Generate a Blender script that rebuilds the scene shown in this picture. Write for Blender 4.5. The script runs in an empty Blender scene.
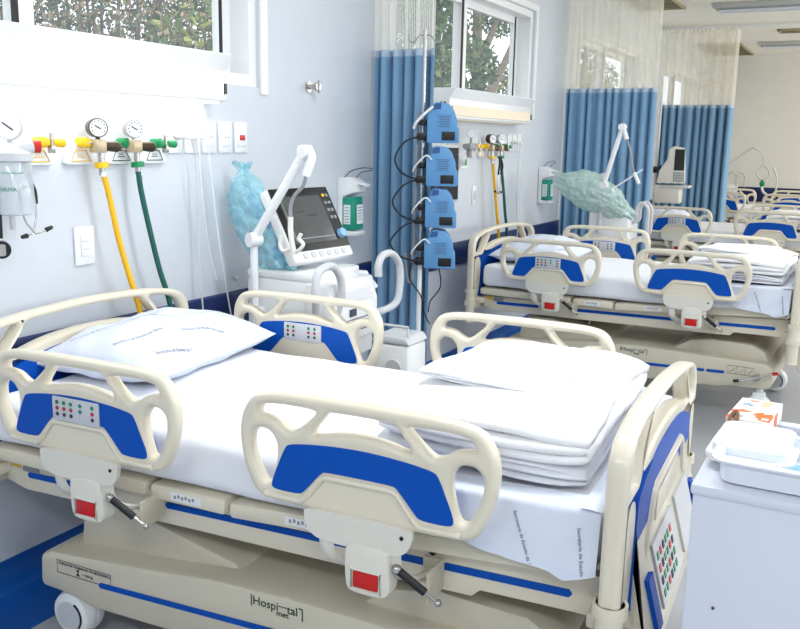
import bpy, bmesh, math, random
from mathutils import Vector, Matrix, noise
S = bpy.context.scene
C = S.collection
PI = math.pi
R = math.radians

# ------------------------------------------------------------------ camera, world, lights, exposure
cd = bpy.data.cameras.new('camera')
cam = bpy.data.objects.new('camera', cd); C.objects.link(cam)
fw = Vector((-0.46110155, 0.86557139, -0.19537535))
rt = Vector((0.88062421, 0.47343045, 0.01909486))
up = Vector((-0.1090246, 0.1632476, 0.98054263))
cam.matrix_world = Matrix(((rt.x, up.x, -fw.x, 2.4408), (rt.y, up.y, -fw.y, 0), (rt.z, up.z, -fw.z, 1.5207), (0, 0, 0, 1)))
cd.sensor_width = 36; cd.lens = 873.0 / 800 * 36; cd.clip_start = 0.02; cd.clip_end = 300
S.camera = cam

w = bpy.data.worlds.new('sky'); S.world = w; w.use_nodes = True
nt = w.node_tree; nt.nodes.clear()
wo = nt.nodes.new('ShaderNodeOutputWorld'); wb = nt.nodes.new('ShaderNodeBackground')
wb.inputs['Color'].default_value = (0.86, 0.93, 1.0, 1); wb.inputs['Strength'].default_value = 2.2
nt.links.new(wb.outputs[0], wo.inputs[0])

def area(name, loc, rot, sx, sy, power, col):
    l = bpy.data.lights.new(name, 'AREA'); l.shape = 'RECTANGLE'; l.size = sx; l.size_y = sy
    l.energy = power; l.color = col
    o = bpy.data.objects.new(name, l); C.objects.link(o); o.location = loc; o.rotation_euler = rot
    return o
sun = bpy.data.lights.new('sun', 'SUN'); sun.energy = 2.5; sun.angle = R(3); sun.color = (1, .96, .88)
so = bpy.data.objects.new('sun', sun); C.objects.link(so); so.rotation_euler = (R(48), R(10), R(60))
COOL = (0.90, 0.95, 1.0); WARM = (1.0, 0.92, 0.79)
# added overhead fill lights without fixtures, cool in the near bays, warm farther off
for (lx, ly, pw, col) in ((1.6, 2.4, 34, COOL), (3.6, 2.4, 34, COOL), (1.6, -1.1, 34, COOL), (3.6, -1.1, 34, COOL),
                          (3.6, 5.9, 24, COOL), (1.6, 5.9, 16, COOL),
                          (4.6, 9.5, 55, WARM), (4.6, 13.0, 62, WARM)):
    area('ceiling_lamp_light', (lx, ly, 2.81), (0, 0, 0), 1.15, 0.3, pw, col)
# added fill lights along the unseen right wall, which has no windows
for ly in (-0.8, 2.7, 6.2, 9.7, 13.0):
    area('window_daylight', (6.38, ly, 1.95), (0, R(90), 0), 1.2, 2.2, 42 if ly < 8 else 75, (0.88, 0.94, 1.0) if ly < 8 else (1, .96, .89))
S.view_settings.view_transform = 'Standard'; S.view_settings.look = 'None'
S.view_settings.exposure = -0.15; S.view_settings.gamma = 1; S.view_settings.use_curve_mapping = False
S.cycles.max_bounces = 8; S.cycles.transparent_max_bounces = 16
S.cycles.use_denoising = True

# ------------------------------------------------------------------ materials
def s2l(c):
    return tuple(((v / 255) / 12.92 if v / 255 <= .04045 else ((v / 255 + .055) / 1.055) ** 2.4) for v in c)
MATS = {}
def mat(name, rgb, rough=.5, metal=0, spec=.5, var=.03, scale=8, bump=0, bscale=60, trans=0, coat=0, emit=0, sub=0, rgb2=None):
    m = bpy.data.materials.new(name); m.use_nodes = True
    nt = m.node_tree; b = nt.nodes['Principled BSDF']
    c = s2l(rgb)
    tc = nt.nodes.new('ShaderNodeTexCoord')
    nz = nt.nodes.new('ShaderNodeTexNoise'); nz.inputs['Scale'].default_value = scale; nz.inputs['Detail'].default_value = 3
    nt.links.new(tc.outputs['Object'], nz.inputs['Vector'])
    mx = nt.nodes.new('ShaderNodeMix'); mx.data_type = 'RGBA'
    c2 = s2l(rgb2) if rgb2 else tuple(max(0, v * (1 - var * 2)) for v in c)
    mx.inputs[6].default_value = (*c, 1); mx.inputs[7].default_value = (*c2, 1)
    nt.links.new(nz.outputs[0], mx.inputs[0]); nt.links.new(mx.outputs[2], b.inputs['Base Color'])
    b.inputs['Roughness'].default_value = rough; b.inputs['Metallic'].default_value = metal
    b.inputs['Specular IOR Level'].default_value = spec
    if coat: b.inputs['Coat Weight'].default_value = coat; b.inputs['Coat Roughness'].default_value = .15
    if trans: b.inputs['Transmission Weight'].default_value = trans
    if emit:
        b.inputs['Emission Color'].default_value = (*c, 1); b.inputs['Emission Strength'].default_value = emit
    if bump:
        n2 = nt.nodes.new('ShaderNodeTexNoise'); n2.inputs['Scale'].default_value = bscale; n2.inputs['Detail'].default_value = 4
        nt.links.new(tc.outputs['Object'], n2.inputs['Vector'])
        bp = nt.nodes.new('ShaderNodeBump'); bp.inputs['Strength'].default_value = bump; bp.inputs['Distance'].default_value = .01
        nt.links.new(n2.outputs[0], bp.inputs['Height']); nt.links.new(bp.outputs[0], b.inputs['Normal'])
    MATS[name] = m
    return m
def alpha_mat(name, rgb, alpha, rough=.4, spec=.5, translucent=0.0, bump=0, bscale=30, grid=None, patchy=0):
    """surface mixed with plain transparency; grid = (u cells, v cells, thread share) over the UV map"""
    m = bpy.data.materials.new(name); m.use_nodes = True
    nt = m.node_tree; b = nt.nodes['Principled BSDF']; out = nt.nodes['Material Output']
    b.inputs['Base Color'].default_value = (*s2l(rgb), 1); b.inputs['Roughness'].default_value = rough
    b.inputs['Specular IOR Level'].default_value = spec
    sh = b.outputs[0]
    if translucent:
        tl = nt.nodes.new('ShaderNodeBsdfTranslucent'); tl.inputs[0].default_value = (*s2l(rgb), 1)
        ms = nt.nodes.new('ShaderNodeMixShader'); ms.inputs[0].default_value = translucent
        nt.links.new(sh, ms.inputs[1]); nt.links.new(tl.outputs[0], ms.inputs[2]); sh = ms.outputs[0]
    tr = nt.nodes.new('ShaderNodeBsdfTransparent')
    mx = nt.nodes.new('ShaderNodeMixShader'); mx.inputs[0].default_value = alpha
    nt.links.new(tr.outputs[0], mx.inputs[1]); nt.links.new(sh, mx.inputs[2]); nt.links.new(mx.outputs[0], out.inputs[0])
    if bump:
        tc = nt.nodes.new('ShaderNodeTexCoord')
        n2 = nt.nodes.new('ShaderNodeTexNoise'); n2.inputs['Scale'].default_value = bscale; n2.inputs['Detail'].default_value = 3
        nt.links.new(tc.outputs['Object'], n2.inputs['Vector'])
        bp = nt.nodes.new('ShaderNodeBump'); bp.inputs['Strength'].default_value = bump; bp.inputs['Distance'].default_value = .03
        nt.links.new(n2.outputs[0], bp.inputs['Height']); nt.links.new(bp.outputs[0], b.inputs['Normal'])
    if grid:
        uv = nt.nodes.new('ShaderNodeUVMap'); sp = nt.nodes.new('ShaderNodeSeparateXYZ'); nt.links.new(uv.outputs[0], sp.inputs[0])
        res = []
        for k, (ax, n) in enumerate((('X', grid[0]), ('Y', grid[1]))):
            mu = nt.nodes.new('ShaderNodeMath'); mu.operation = 'MULTIPLY'; mu.inputs[1].default_value = n
            fr = nt.nodes.new('ShaderNodeMath'); fr.operation = 'FRACT'
            lt = nt.nodes.new('ShaderNodeMath'); lt.operation = 'LESS_THAN'; lt.inputs[1].default_value = grid[2]
            nt.links.new(sp.outputs[ax], mu.inputs[0]); nt.links.new(mu.outputs[0], fr.inputs[0]); nt.links.new(fr.outputs[0], lt.inputs[0])
            res.append(lt.outputs[0])
        mm = nt.nodes.new('ShaderNodeMath'); mm.operation = 'MAXIMUM'
        nt.links.new(res[0], mm.inputs[0]); nt.links.new(res[1], mm.inputs[1])
        ml = nt.nodes.new('ShaderNodeMath'); ml.operation = 'MULTIPLY'; ml.inputs[1].default_value = alpha
        nt.links.new(mm.outputs[0], ml.inputs[0]); nt.links.new(ml.outputs[0], mx.inputs[0])
    if patchy:
        tc = nt.nodes.new('ShaderNodeTexCoord'); n3 = nt.nodes.new('ShaderNodeTexNoise'); n3.inputs['Scale'].default_value = 14; n3.inputs['Detail'].default_value = 5; n3.inputs['Distortion'].default_value = 1.5
        nt.links.new(tc.outputs['Object'], n3.inputs['Vector'])
        mr = nt.nodes.new('ShaderNodeMapRange'); mr.inputs[1].default_value = .35; mr.inputs[2].default_value = .65; mr.inputs[3].default_value = alpha - patchy; mr.inputs[4].default_value = min(1, alpha + patchy)
        nt.links.new(n3.outputs[0], mr.inputs[0]); nt.links.new(mr.outputs[0], mx.inputs[0])
    MATS[name] = m
    return m
mat('wall', (214, 219, 226), .55, bump=.05, bscale=90)
mat('far_wall', (234, 232, 224), .6, bump=.05, bscale=90)
mat('ceiling', (252, 249, 238), .8)
mat('floor', (178, 180, 184), .22, var=.08, scale=3, rgb2=(166, 167, 170))
mat('blue_vinyl', (12, 92, 176), .35, rgb2=(6, 74, 154), scale=5, spec=.3)
mat('navy', (16, 38, 92), .4)
mat('win_frame', (244, 244, 244), .4)
mat('alu', (176, 178, 184), .35, metal=.6)
mat('dark_gap', (30, 32, 36), .6)
mat('cream', (232, 223, 202), .28, var=.02, coat=.25)
mat('cream_light', (230, 226, 214), .38, var=.02)
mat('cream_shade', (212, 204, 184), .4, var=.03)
mat('bed_blue', (0, 82, 184), .45, spec=.2, var=.04)
mat('stripe', (0, 80, 178), .45, spec=.2)
mat('red', (205, 24, 20), .35)
mat('white_plastic', (240, 241, 242), .32, var=.01)
mat('white_matt', (238, 238, 240), .6, var=.01)
mat('grey_plastic', (150, 152, 156), .4)
mat('lightgrey', (206, 208, 212), .4)
mat('black', (14, 14, 16), .35)
mat('black_rubber', (20, 20, 22), .6)
mat('steel', (190, 188, 184), .25, metal=.9)
mat('brass', (196, 180, 150), .35, metal=.6)
mat('dark_brass', (74, 64, 50), .3, metal=.7)
mat('yellow', (246, 200, 20), .35)
mat('yellow_hose', (250, 190, 20), .4)
mat('green', (10, 140, 80), .35)
mat('green_hose', (6, 92, 80), .4)
mat('dark_green', (10, 60, 50), .4)
mat('teal_label', (16, 150, 125), .45)
mat('sheet', (246, 247, 252), .9, spec=.1, var=.01, bump=.12, bscale=14)
mat('print_sheet', (226, 232, 246), .9, spec=.1, var=.02, bump=.5, bscale=9)
mat('blanket', (250, 250, 252), .95, spec=.05, var=.01, bump=.3, bscale=120)
mat('ink', (70, 72, 88), .8)
mat('sheet_ink', (70, 76, 104), .9)
mat('pump_blue', (100, 154, 204), .4, var=.05, spec=.3)
mat('pump_dark', (38, 84, 140), .4)
mat('screen', (92, 92, 90), .12, rgb2=(70, 72, 74), scale=12)
mat('dark_screen', (34, 38, 44), .15)
mat('curtain', (138, 176, 206), .85, spec=.1, var=.04, rgb2=(128, 166, 198), scale=3)
mat('curtain_band', (190, 208, 226), .9, spec=.1)
mat('orange', (240, 110, 30), .5)
mat('label_blue', (60, 110, 180), .5)
mat('skin_print', (228, 190, 160), .6)
mat('lamp_grey', (196, 196, 190), .35, metal=.2)
mat('grille', (170, 160, 124), .5)
mat('grille_dark', (84, 80, 60), .7)
mat('cardboard', (120, 84, 56), .7)
mat('knob_blue', (140, 190, 230), .4)
mat('bark', (84, 72, 62), .9, bump=.5, bscale=30, rgb2=(120, 108, 96))
mat('leaf_dark', (50, 82, 46), .6, rgb2=(30, 60, 40), scale=2)
mat('leaf_green', (104, 124, 56), .6, rgb2=(60, 86, 40), scale=3)
mat('leaf_yellow', (178, 180, 96), .6, rgb2=(130, 140, 60), scale=3)
mat('leaf_brown', (176, 146, 120), .7, rgb2=(90, 76, 60), scale=3)
mat('ground', (120, 124, 90), .9, scale=2, rgb2=(90, 96, 70))
mat('lamp_diffuser', (255, 250, 240), .4, emit=3.2)
mat('lamp_diffuser_dim', (240, 226, 200), .4, emit=.06)
mat('cabinet', (222, 226, 238), .35, var=.01)
mat('tray_clear', (236, 240, 248), .25)
mat('lid_white', (250, 250, 250), .3)
mat('gauge_face', (246, 247, 249), .3)
mat('tube_grey', (216, 216, 212), .4)
mat('hook_cream', (238, 236, 228), .4)
mat('wrap', (206, 214, 216), .3, bump=.6, bscale=14)
alpha_mat('glass', (235, 245, 250), .08, rough=.02, spec=.8)
alpha_mat('mesh', (255, 254, 250), .95, rough=.9, spec=.1, translucent=.45, grid=(150, 170, .42))
alpha_mat('mesh_far', (255, 252, 240), .6, rough=.9, spec=.1, translucent=.45)
alpha_mat('teal_bag', (176, 232, 244), .60, rough=.1, spec=1.0, translucent=.4, bump=1.0, bscale=22, patchy=.3)
alpha_mat('green_bag', (214, 238, 232), .75, rough=.15, spec=.8, translucent=.35, bump=1.0, bscale=20, patchy=.2)
alpha_mat('jar', (216, 226, 230), .6, rough=.08, spec=.8)
alpha_mat('clear_bag', (240, 240, 240), .4, rough=.15, spec=.8, bump=.8)

# ------------------------------------------------------------------ mesh helpers
class MB:
    def __init__(s): s.v = []; s.f = []; s.m = []; s.cur = 0
    def mi(s, i): s.cur = i; return s
    def add(s, vs, fs):
        o = len(s.v); s.v += [tuple(v) for v in vs]; s.f += [tuple(o + i for i in f) for f in fs]; s.m += [s.cur] * len(fs)
        return s
    def bm(s, bm, M=None):
        if M is not None: bmesh.ops.transform(bm, matrix=M, verts=bm.verts)
        bm.verts.index_update()
        s.add([v.co.copy() for v in bm.verts], [[v.index for v in f.verts] for f in bm.faces]); bm.free(); return s
    def box(s, c, size, rot=(0, 0, 0), bev=0, seg=2):
        bm = bmesh.new(); bmesh.ops.create_cube(bm, size=1)
        bmesh.ops.scale(bm, vec=size, verts=bm.verts)
        if bev: bmesh.ops.bevel(bm, geom=bm.edges[:], offset=min(bev, min(size) * .49), segments=seg, affect='EDGES', profile=.5)
        from mathutils import Euler
        return s.bm(bm, Matrix.Translation(c) @ Euler(rot).to_matrix().to_4x4())
    def b2(s, a, b, bev=0): # box by corners
        return s.box([(a[i] + b[i]) / 2 for i in range(3)], [abs(b[i] - a[i]) for i in range(3)], bev=bev)
    def cyl(s, p0, p1, r0, r1=None, seg=20):
        r1 = r0 if r1 is None else r1
        return s.tube([p0, p1], [r0, r1], seg, smooth=False)
    def ball(s, c, r, sc=(1, 1, 1), seg=14):
        bm = bmesh.new(); bmesh.ops.create_uvsphere(bm, u_segments=seg, v_segments=max(6, seg // 2 + 2), radius=r)
        bmesh.ops.scale(bm, vec=sc, verts=bm.verts); return s.bm(bm, Matrix.Translation(c))
    def tube(s, pts, r, seg=10, smooth=True, closed=False, flat=None, n=6):
        P = [Vector(p) for p in pts]
        rr = r if isinstance(r, (list, tuple)) else [r] * len(P)
        if smooth and len(P) > 2: P, rr = crom(P, rr, closed, n)
        N = len(P); T = []
        for i in range(N):
            if closed: t = P[(i + 1) % N] - P[i - 1]
            else: t = P[min(i + 1, N - 1)] - P[max(i - 1, 0)]
            T.append(t.normalized() if t.length > 1e-9 else Vector((0, 0, 1)))
        ref = Vector((0, 0, 1)) if abs(T[0].z) < .9 else Vector((1, 0, 0))
        nn = (ref - T[0] * ref.dot(T[0])).normalized(); vs = []; fs = []
        for i in range(N):
            nn = (nn - T[i] * nn.dot(T[i])).normalized(); bb = T[i].cross(nn)
            for k in range(seg):
                a = 2 * PI * k / seg
                ca, sa = math.cos(a) * rr[i], math.sin(a) * rr[i]
                if flat: ca *= flat[0]; sa *= flat[1]
                vs.append(P[i] + nn * ca + bb * sa)
        for i in range(N if closed else N - 1):
            j = (i + 1) % N
            for k in range(seg):
                l = (k + 1) % seg
                fs.append((i * seg + k, i * seg + l, j * seg + l, j * seg + k))
        if not closed:
            fs.append(tuple(range(seg))[::-1]); fs.append(tuple((N - 1) * seg + k for k in range(seg)))
        return s.add(vs, fs)
    def lathe(s, prof, M=None, seg=24):
        vs = []; fs = []; n = len(prof)
        for r, z in prof:
            for k in range(seg):
                a = 2 * PI * k / seg; vs.append(Vector((r * math.cos(a), r * math.sin(a), z)))
        for i in range(n - 1):
            for k in range(seg):
                l = (k + 1) % seg; fs.append((i * seg + k, i * seg + l, (i + 1) * seg + l, (i + 1) * seg + k))
        fs.append(tuple(range(seg))[::-1]); fs.append(tuple((n - 1) * seg + k for k in range(seg)))
        if M is not None: vs = [M @ v for v in vs]
        return s.add(vs, fs)
    def prism(s, poly, y0, y1, M=None, bev=0):
        """poly in (x,z), extruded along y"""
        bm = bmesh.new()
        a = [bm.verts.new((x, y0, z)) for x, z in poly]; b = [bm.verts.new((x, y1, z)) for x, z in poly]
        n = len(poly); bm.faces.new(a); bm.faces.new(b[::-1])
        for i in range(n): bm.faces.new((a[i], b[i], b[(i + 1) % n], a[(i + 1) % n]))
        bmesh.ops.recalc_face_normals(bm, faces=bm.faces)
        if bev: bmesh.ops.bevel(bm, geom=bm.edges[:], offset=bev, segments=2, affect='EDGES', profile=.5)
        return s.bm(bm, M)
    def grid(s, fn, nu, nv, close_u=False):
        vs = [fn(i / nu, j / nv) for j in range(nv + 1) for i in range(nu + 1)]
        fs = [(j * (nu + 1) + i, j * (nu + 1) + i + 1, (j + 1) * (nu + 1) + i + 1, (j + 1) * (nu + 1) + i) for j in range(nv) for i in range(nu)]
        return s.add(vs, fs)
    def mesh(s, name, mats, ang=35, recalc=True):
        me = bpy.data.meshes.new(name); me.from_pydata(s.v, [], s.f); me.update()
        if recalc:
            bm = bmesh.new(); bm.from_mesh(me); bmesh.ops.recalc_face_normals(bm, faces=bm.faces); bm.to_mesh(me); bm.free()
        for m in mats: me.materials.append(MATS[m])
        me.polygons.foreach_set('material_index', s.m)
        me.polygons.foreach_set('use_smooth', [True] * len(me.polygons))
        if ang < 180: me.set_sharp_from_angle(angle=R(ang))
        return me
def crom(P, rr, closed, n=6):
    out = []; ro = []; N = len(P)
    rng = range(N if closed else N - 1)
    for i in rng:
        if closed: a, b, c, d = P[i - 1], P[i], P[(i + 1) % N], P[(i + 2) % N]
        else:
            b, c = P[i], P[i + 1]; a = P[i - 1] if i else b * 2 - c; d = P[i + 2] if i + 2 < N else c * 2 - b
        for k in range(n):
            t = k / n
            out.append(.5 * ((2 * b) + (c - a) * t + (2 * a - 5 * b + 4 * c - d) * t * t + (3 * b - a - 3 * c + d) * t ** 3))
            ro.append(rr[i] * (1 - t) + rr[(i + 1) % N] * t)
    if not closed: out.append(P[-1]); ro.append(rr[-1])
    return out, ro
def chaikin(p, it=3, closed=True, q=.22):
    for _ in range(it):
        o = []; n = len(p)
        for i in range(n if closed else n - 1):
            a, b = p[i], p[(i + 1) % n]
            o.append((a[0] + (b[0] - a[0]) * q, a[1] + (b[1] - a[1]) * q)); o.append((a[0] + (b[0] - a[0]) * (1 - q), a[1] + (b[1] - a[1]) * (1 - q)))
        p = o
    return p
TMP = []
def curve_mesh(loops, ext, bev, bres=3, off=None):
    """filled 2D curve with holes -> (verts, faces) in (x, y, z)"""
    cu = bpy.data.curves.new('tmp', 'CURVE'); cu.dimensions = '2D'; cu.fill_mode = 'BOTH'
    cu.extrude = ext; cu.bevel_depth = bev; cu.bevel_resolution = bres; cu.offset = -bev if off is None else off
    for lp in loops:
        sp = cu.splines.new('POLY'); sp.points.add(len(lp) - 1)
        for i, (x, y) in enumerate(lp): sp.points[i].co = (x, y, 0, 1)
        sp.use_cyclic_u = True
    return _conv(cu)
def text_mesh(body, size, ext=.0006, align='LEFT'):
    cu = bpy.data.curves.new('tmp', 'FONT'); cu.body = body; cu.size = size; cu.extrude = ext; cu.align_x = align; cu.resolution_u = 3
    return _conv(cu)
def _conv(cu):
    o = bpy.data.objects.new('tmp', cu); C.objects.link(o)
    dg = bpy.context.evaluated_depsgraph_get(); dg.update()
    me = bpy.data.meshes.new_from_object(o.evaluated_get(dg))
    v = [x.co.copy() for x in me.vertices]; f = [tuple(p.vertices) for p in me.polygons]
    bpy.data.objects.remove(o); bpy.data.curves.remove(cu); bpy.data.meshes.remove(me)
    return v, f
def xz(y0=0, flip=1):  # curve plane (x,y)->(x,z); thickness along y
    return lambda v: Vector((v.x, y0 - v.z * flip, v.y))
def yz(x0=0): return lambda v: Vector((x0 + v.z, v.x, v.y))
def addc(mb, vf, fn): mb.add([fn(x) for x in vf[0]], vf[1]); return mb

# ------------------------------------------------------------------ object helpers
def part(name, mb, mats, parent, label=None, ang=35, recalc=True, loc=None):
    if isinstance(mats, str): mats = [mats]
    me = mb if isinstance(mb, bpy.types.Mesh) else mb.mesh(name, mats, ang, recalc)
    o = bpy.data.objects.new(name, me); C.objects.link(o); o.parent = parent
    if loc is not None: o.location = loc
    if label: o['label'] = label
    return o
def tag(o, label, cat, group=None, kind=None):
    o['label'] = label; o['category'] = cat
    if group: o['group'] = group
    if kind: o['kind'] = kind
    return o
def thing(name, label, cat, loc=(0, 0, 0), rz=0, group=None):
    o = bpy.data.objects.new(name, None); C.objects.link(o); o.empty_display_size = .1
    o.location = loc; o.rotation_euler = (0, 0, rz); return tag(o, label, cat, group)
def single(name, mb, mats, label, cat, loc=(0, 0, 0), rz=0, group=None, ang=35, recalc=True):
    o = part(name, mb, mats, None, ang=ang, recalc=recalc); o.location = loc; o.rotation_euler = (0, 0, rz)
    return tag(o, label, cat, group)
def struct(name, mb, mats, parent=None, ang=35, recalc=True):
    o = part(name, mb, mats, parent, ang=ang, recalc=recalc)
    if parent is None: o['kind'] = 'structure'
    return o
def dup(o, parent=None, label=None):
    c = o.copy(); C.objects.link(c)
    if parent is not None: c.parent = parent; c.matrix_parent_inverse = o.matrix_parent_inverse.copy()
    if label: c['label'] = label
    for ch in list(KIDS.get(o.name, [])) if False else [x for x in bpy.data.objects if x.parent == o]:
        dup(ch, c)
    return c
def nz3(p, s): return noise.noise(Vector(p) * s)

# ------------------------------------------------------------------ room shell
X1, Y0, Y1, CZ = 6.6, -2.6, 14.6, 2.9
WINS = [(0.90, 3.22), (4.42, 6.72), (7.90, 10.12), (11.40, 13.62)]
WZ0, WZ1 = 1.74, 2.52
m = MB(); m.b2((0, Y0, -.06), (X1, Y1, 0)); struct('floor', m, ['floor'])
m = MB(); m.b2((-.2, Y0, CZ), (X1, Y1, CZ + .1)); struct('ceiling', m, ['ceiling'])
m = MB(); m.b2((-.2, Y0, 0), (0, Y1, WZ0)); m.b2((-.2, Y0, WZ1), (0, Y1, CZ))
ys = [Y0] + [v for a in WINS for v in a] + [Y1]
for i in range(0, len(ys), 2): m.b2((-.2, ys[i], WZ0), (0, ys[i + 1], WZ1))
struct('wall_left', m, ['wall'])
m = MB(); m.b2((-.2, Y1, -.0), (X1, Y1 + .15, CZ)); struct('wall_back', m, ['far_wall'])
m = MB(); m.b2((-.2, Y0 - .15, 0), (X1, Y0, CZ)); struct('wall_front', m, ['wall'])
m = MB(); m.b2((X1, Y0, 0), (X1 + .15, Y1, CZ)); struct('wall_right', m, ['wall'])
# blue vinyl: coved skirting up the wall and a strip along the floor
m = MB(); m.prism([(0, .0), (.27, .0), (.27, .004), (.06, .006), (.03, .014), (.012, .035), (.008, .108), (0, .108)], Y0, Y1)
struct('baseboard_left', m, ['blue_vinyl'], ang=50)
m = MB(); m.b2((.02, Y1 - .012, 0), (X1, Y1, .108)); struct('baseboard_back', m, ['blue_vinyl'])
m = MB(); m.prism([(0, .70), (.014, .705), (.022, .72), (.022, .835), (.014, .85), (0, .855)], Y0, Y1); struct('trim_1', m, ['navy'])
m = MB(); m.b2((0.03, Y1 - .024, .70), (X1, Y1, .92), bev=.006); struct('trim_2', m, ['navy'])
for i, (a, b) in enumerate(WINS):
    f = MB(); t = .05
    for (y0, y1, z0, z1) in ((a, a + t, WZ0, WZ1), (b - t, b, WZ0, WZ1), (a + t, b - t, WZ0, WZ0 + t), (a + t, b - t, WZ1 - t, WZ1)):
        f.b2((-.17, y0, z0), (-.02, y1, z1))
    fr = struct('window_%d' % (i + 1), f, ['win_frame'])
    mid = a + (b - a) * .505
    s1 = MB()
    for (y0, y1, x0) in ((a + t, mid + .03, -.10), (mid - .03, b - t, -.14)):
        for (p, q, r_, s_) in ((y0, y0 + .075, WZ0 + t, WZ1 - t), (y1 - .075, y1, WZ0 + t, WZ1 - t), (y0 + .075, y1 - .075, WZ0 + t, WZ0 + t + .05), (y0 + .075, y1 - .075, WZ1 - t - .05, WZ1 - t)):
            s1.mi(0).b2((x0 - .018, p, r_), (x0 + .018, q, s_))
    part('sash_frame', s1, ['win_frame'], fr)
    g = MB(); g.b2((-.102, a + t + .07, WZ0 + .1), (-.098, mid - .04, WZ1 - .1)); g.b2((-.142, mid + .04, WZ0 + .1), (-.138, b - t - .07, WZ1 - .1))
    part('glass_pane', g, ['glass'], fr)
    d = MB(); d.b2((-.081, mid - .06, WZ0 + t + .001), (-.075, mid - .035, WZ1 - t - .001)); d.b2((-.121, b - t - .075, WZ0 + t + .001), (-.115, b - t - .06, WZ1 - t - .001))
    part('gasket', d, ['dark_gap'], fr)
    l = MB()
    for (y0, y1, z0, z1) in ((b - .0, b + .045, WZ0 - .03, WZ1 + .045), (a - .045, a, WZ0 - .03, WZ1 + .045), (a, b, WZ1, WZ1 + .045)):
        l.b2((0.0005, y0, z0), (.012, y1, z1))
    part('casing', l, ['win_frame'], fr)

# ceiling things
for k, (x0, x1, y0, y1) in enumerate(((.12, .58, 8.0, 9.52), (.10, .66, 12.9, 14.5), (1.24, 1.85, 11.6, 11.9))):
    v = thing('ceiling_vent', ('long ceiling air grille beside the third window behind the first mesh curtain top', 'long ceiling air grille nearest the cream end wall', 'short narrow ceiling air grille between the two dark ceiling lamps')[k], 'vent', ((x0 + x1) / 2, (y0 + y1) / 2, CZ), group='ceiling air grilles')
    a, b = (x1 - x0) / 2, (y1 - y0) / 2
    f = MB()
    for q in ((-a, -b, -a + .03, b), (a - .03, -b, a, b), (-a, -b, a, -b + .03), (-a, b - .03, a, b)): f.b2((q[0], q[1], -.022), (q[2], q[3], -.001), bev=.003)
    part('frame', f, ['grille'], v)
    f = MB(); f.b2((-a + .02, -b + .02, -.006), (a - .02, b - .02, -.002)); part('backing', f, ['grille_dark'], v)
    f = MB(); n = int((2 * a) / .035)
    for i in range(n): f.box((-a + .04 + i * (2 * a - .08) / max(1, n - 1), 0, -.013), (.014, 2 * b - .05, .004), rot=(0, .5, 0))
    n = int((2 * b) / .09)
    for i in range(n): f.box((0, -b + .04 + i * (2 * b - .08) / max(1, n - 1), -.009), (2 * a - .05, .008, .006))
    part('slats', f, ['grille'], v)
def ceil_lamp(x, y, label):
    v = thing('ceiling_lamp', label, 'lamp', (x, y, CZ), group='ceiling lamp housings')
    f = MB(); f.prism([(-.62, 0), (.62, 0), (.60, -.05), (-.60, -.05)], -.17, .17, bev=.004); part('housing', f, ['lamp_grey'], v)
    f = MB(); f.b2((-.58, -.13, -.056), (.58, -.02, -.05), bev=.002); f.b2((-.58, .02, -.056), (.58, .13, -.05), bev=.002); part('reflector', f, ['alu'], v)
    f = MB(); f.cyl((-.56, -.07, -.066), (.56, -.07, -.066), .012); f.cyl((-.56, .07, -.066), (.56, .07, -.066), .012); part('tube', f, ['white_plastic'], v)
    return v
ceil_lamp(1.47, 9.5, 'dark ceiling lamp with metal reflector, nearer of the two at top right')
ceil_lamp(1.50, 13.05, 'dark ceiling lamp with metal reflector nearest the end wall')
for (x, y) in ((1.6, 2.4), (3.6, 2.4), (3.6, 5.9), (1.6, 5.9)):
    pass

# ------------------------------------------------------------------ outside
m = MB(); m.b2((-60, -40, -.3), (-.25, 80, -.02)); o = struct('ground_outside', m, ['ground'])
def leaves(mb, cx, cy, cz, rx, ry, rz, n, size, rnd, mats=1):
    for _ in range(n):
        while True:
            p = Vector((rnd.uniform(-1, 1), rnd.uniform(-1, 1), rnd.uniform(-1, 1)))
            if p.length < 1: break
        p = p * (p.length ** -.35 if p.length > .05 else 1)
        q = Vector((cx + p.x * rx, cy + p.y * ry, cz + p.z * rz))
        d = Vector((rnd.gauss(0, 1), rnd.gauss(0, 1), rnd.gauss(0, 1))).normalized(); e = d.orthogonal().normalized()
        s_ = size * rnd.uniform(.6, 1.3)
        mb.mi(rnd.randrange(mats)).add([q - d * s_, q + e * s_ * .45, q + d * s_, q - e * s_ * .45], [(0, 1, 2, 3)])
def bush(x, y, h, r, n, size, mats, seed, name, label, cat='bush', group=None):
    rnd = random.Random(seed)
    t = thing(name, label, cat, (x, y, -.02), group=group)
    l = MB()
    for k in range(9):
        zz = h * (k + .5) / 9
        leaves(l, rnd.uniform(-.2, .2) * r, rnd.uniform(-.2, .2) * r, zz, r, r * 1.15, h / 9, n // 9, size, rnd, len(mats))
    part('foliage', l, mats, t, ang=180, recalc=False)
    b = MB()
    for k in range(26):
        a = rnd.uniform(0, 2 * PI); x1, y1 = math.cos(a) * r * rnd.uniform(.3, .95), math.sin(a) * r * rnd.uniform(.3, .95)
        b.tube([(x1 * .1, y1 * .1, 0), (x1 * .5, y1 * .5, h * .4), (x1 + rnd.uniform(-.1, .1), y1, h * rnd.uniform(.6, .97))], [.03, .018, .006], 5, n=3)
    part('stems', b, ['bark'], t)
HG = 'bushes behind the near window'
bush(-2.9, 3.6, 3.7, 1.0, 21000, .026, ['leaf_brown', 'leaf_green', 'leaf_brown', 'leaf_dark'], 1, 'bush', 'brownish twiggy bush behind the left part of the near window', group=HG)
bush(-2.8, 5.0, 3.8, 1.05, 21000, .026, ['leaf_brown', 'leaf_green', 'leaf_brown', 'leaf_dark'], 2, 'bush', 'brownish green bush filling the middle of the near window', group=HG)
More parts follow.
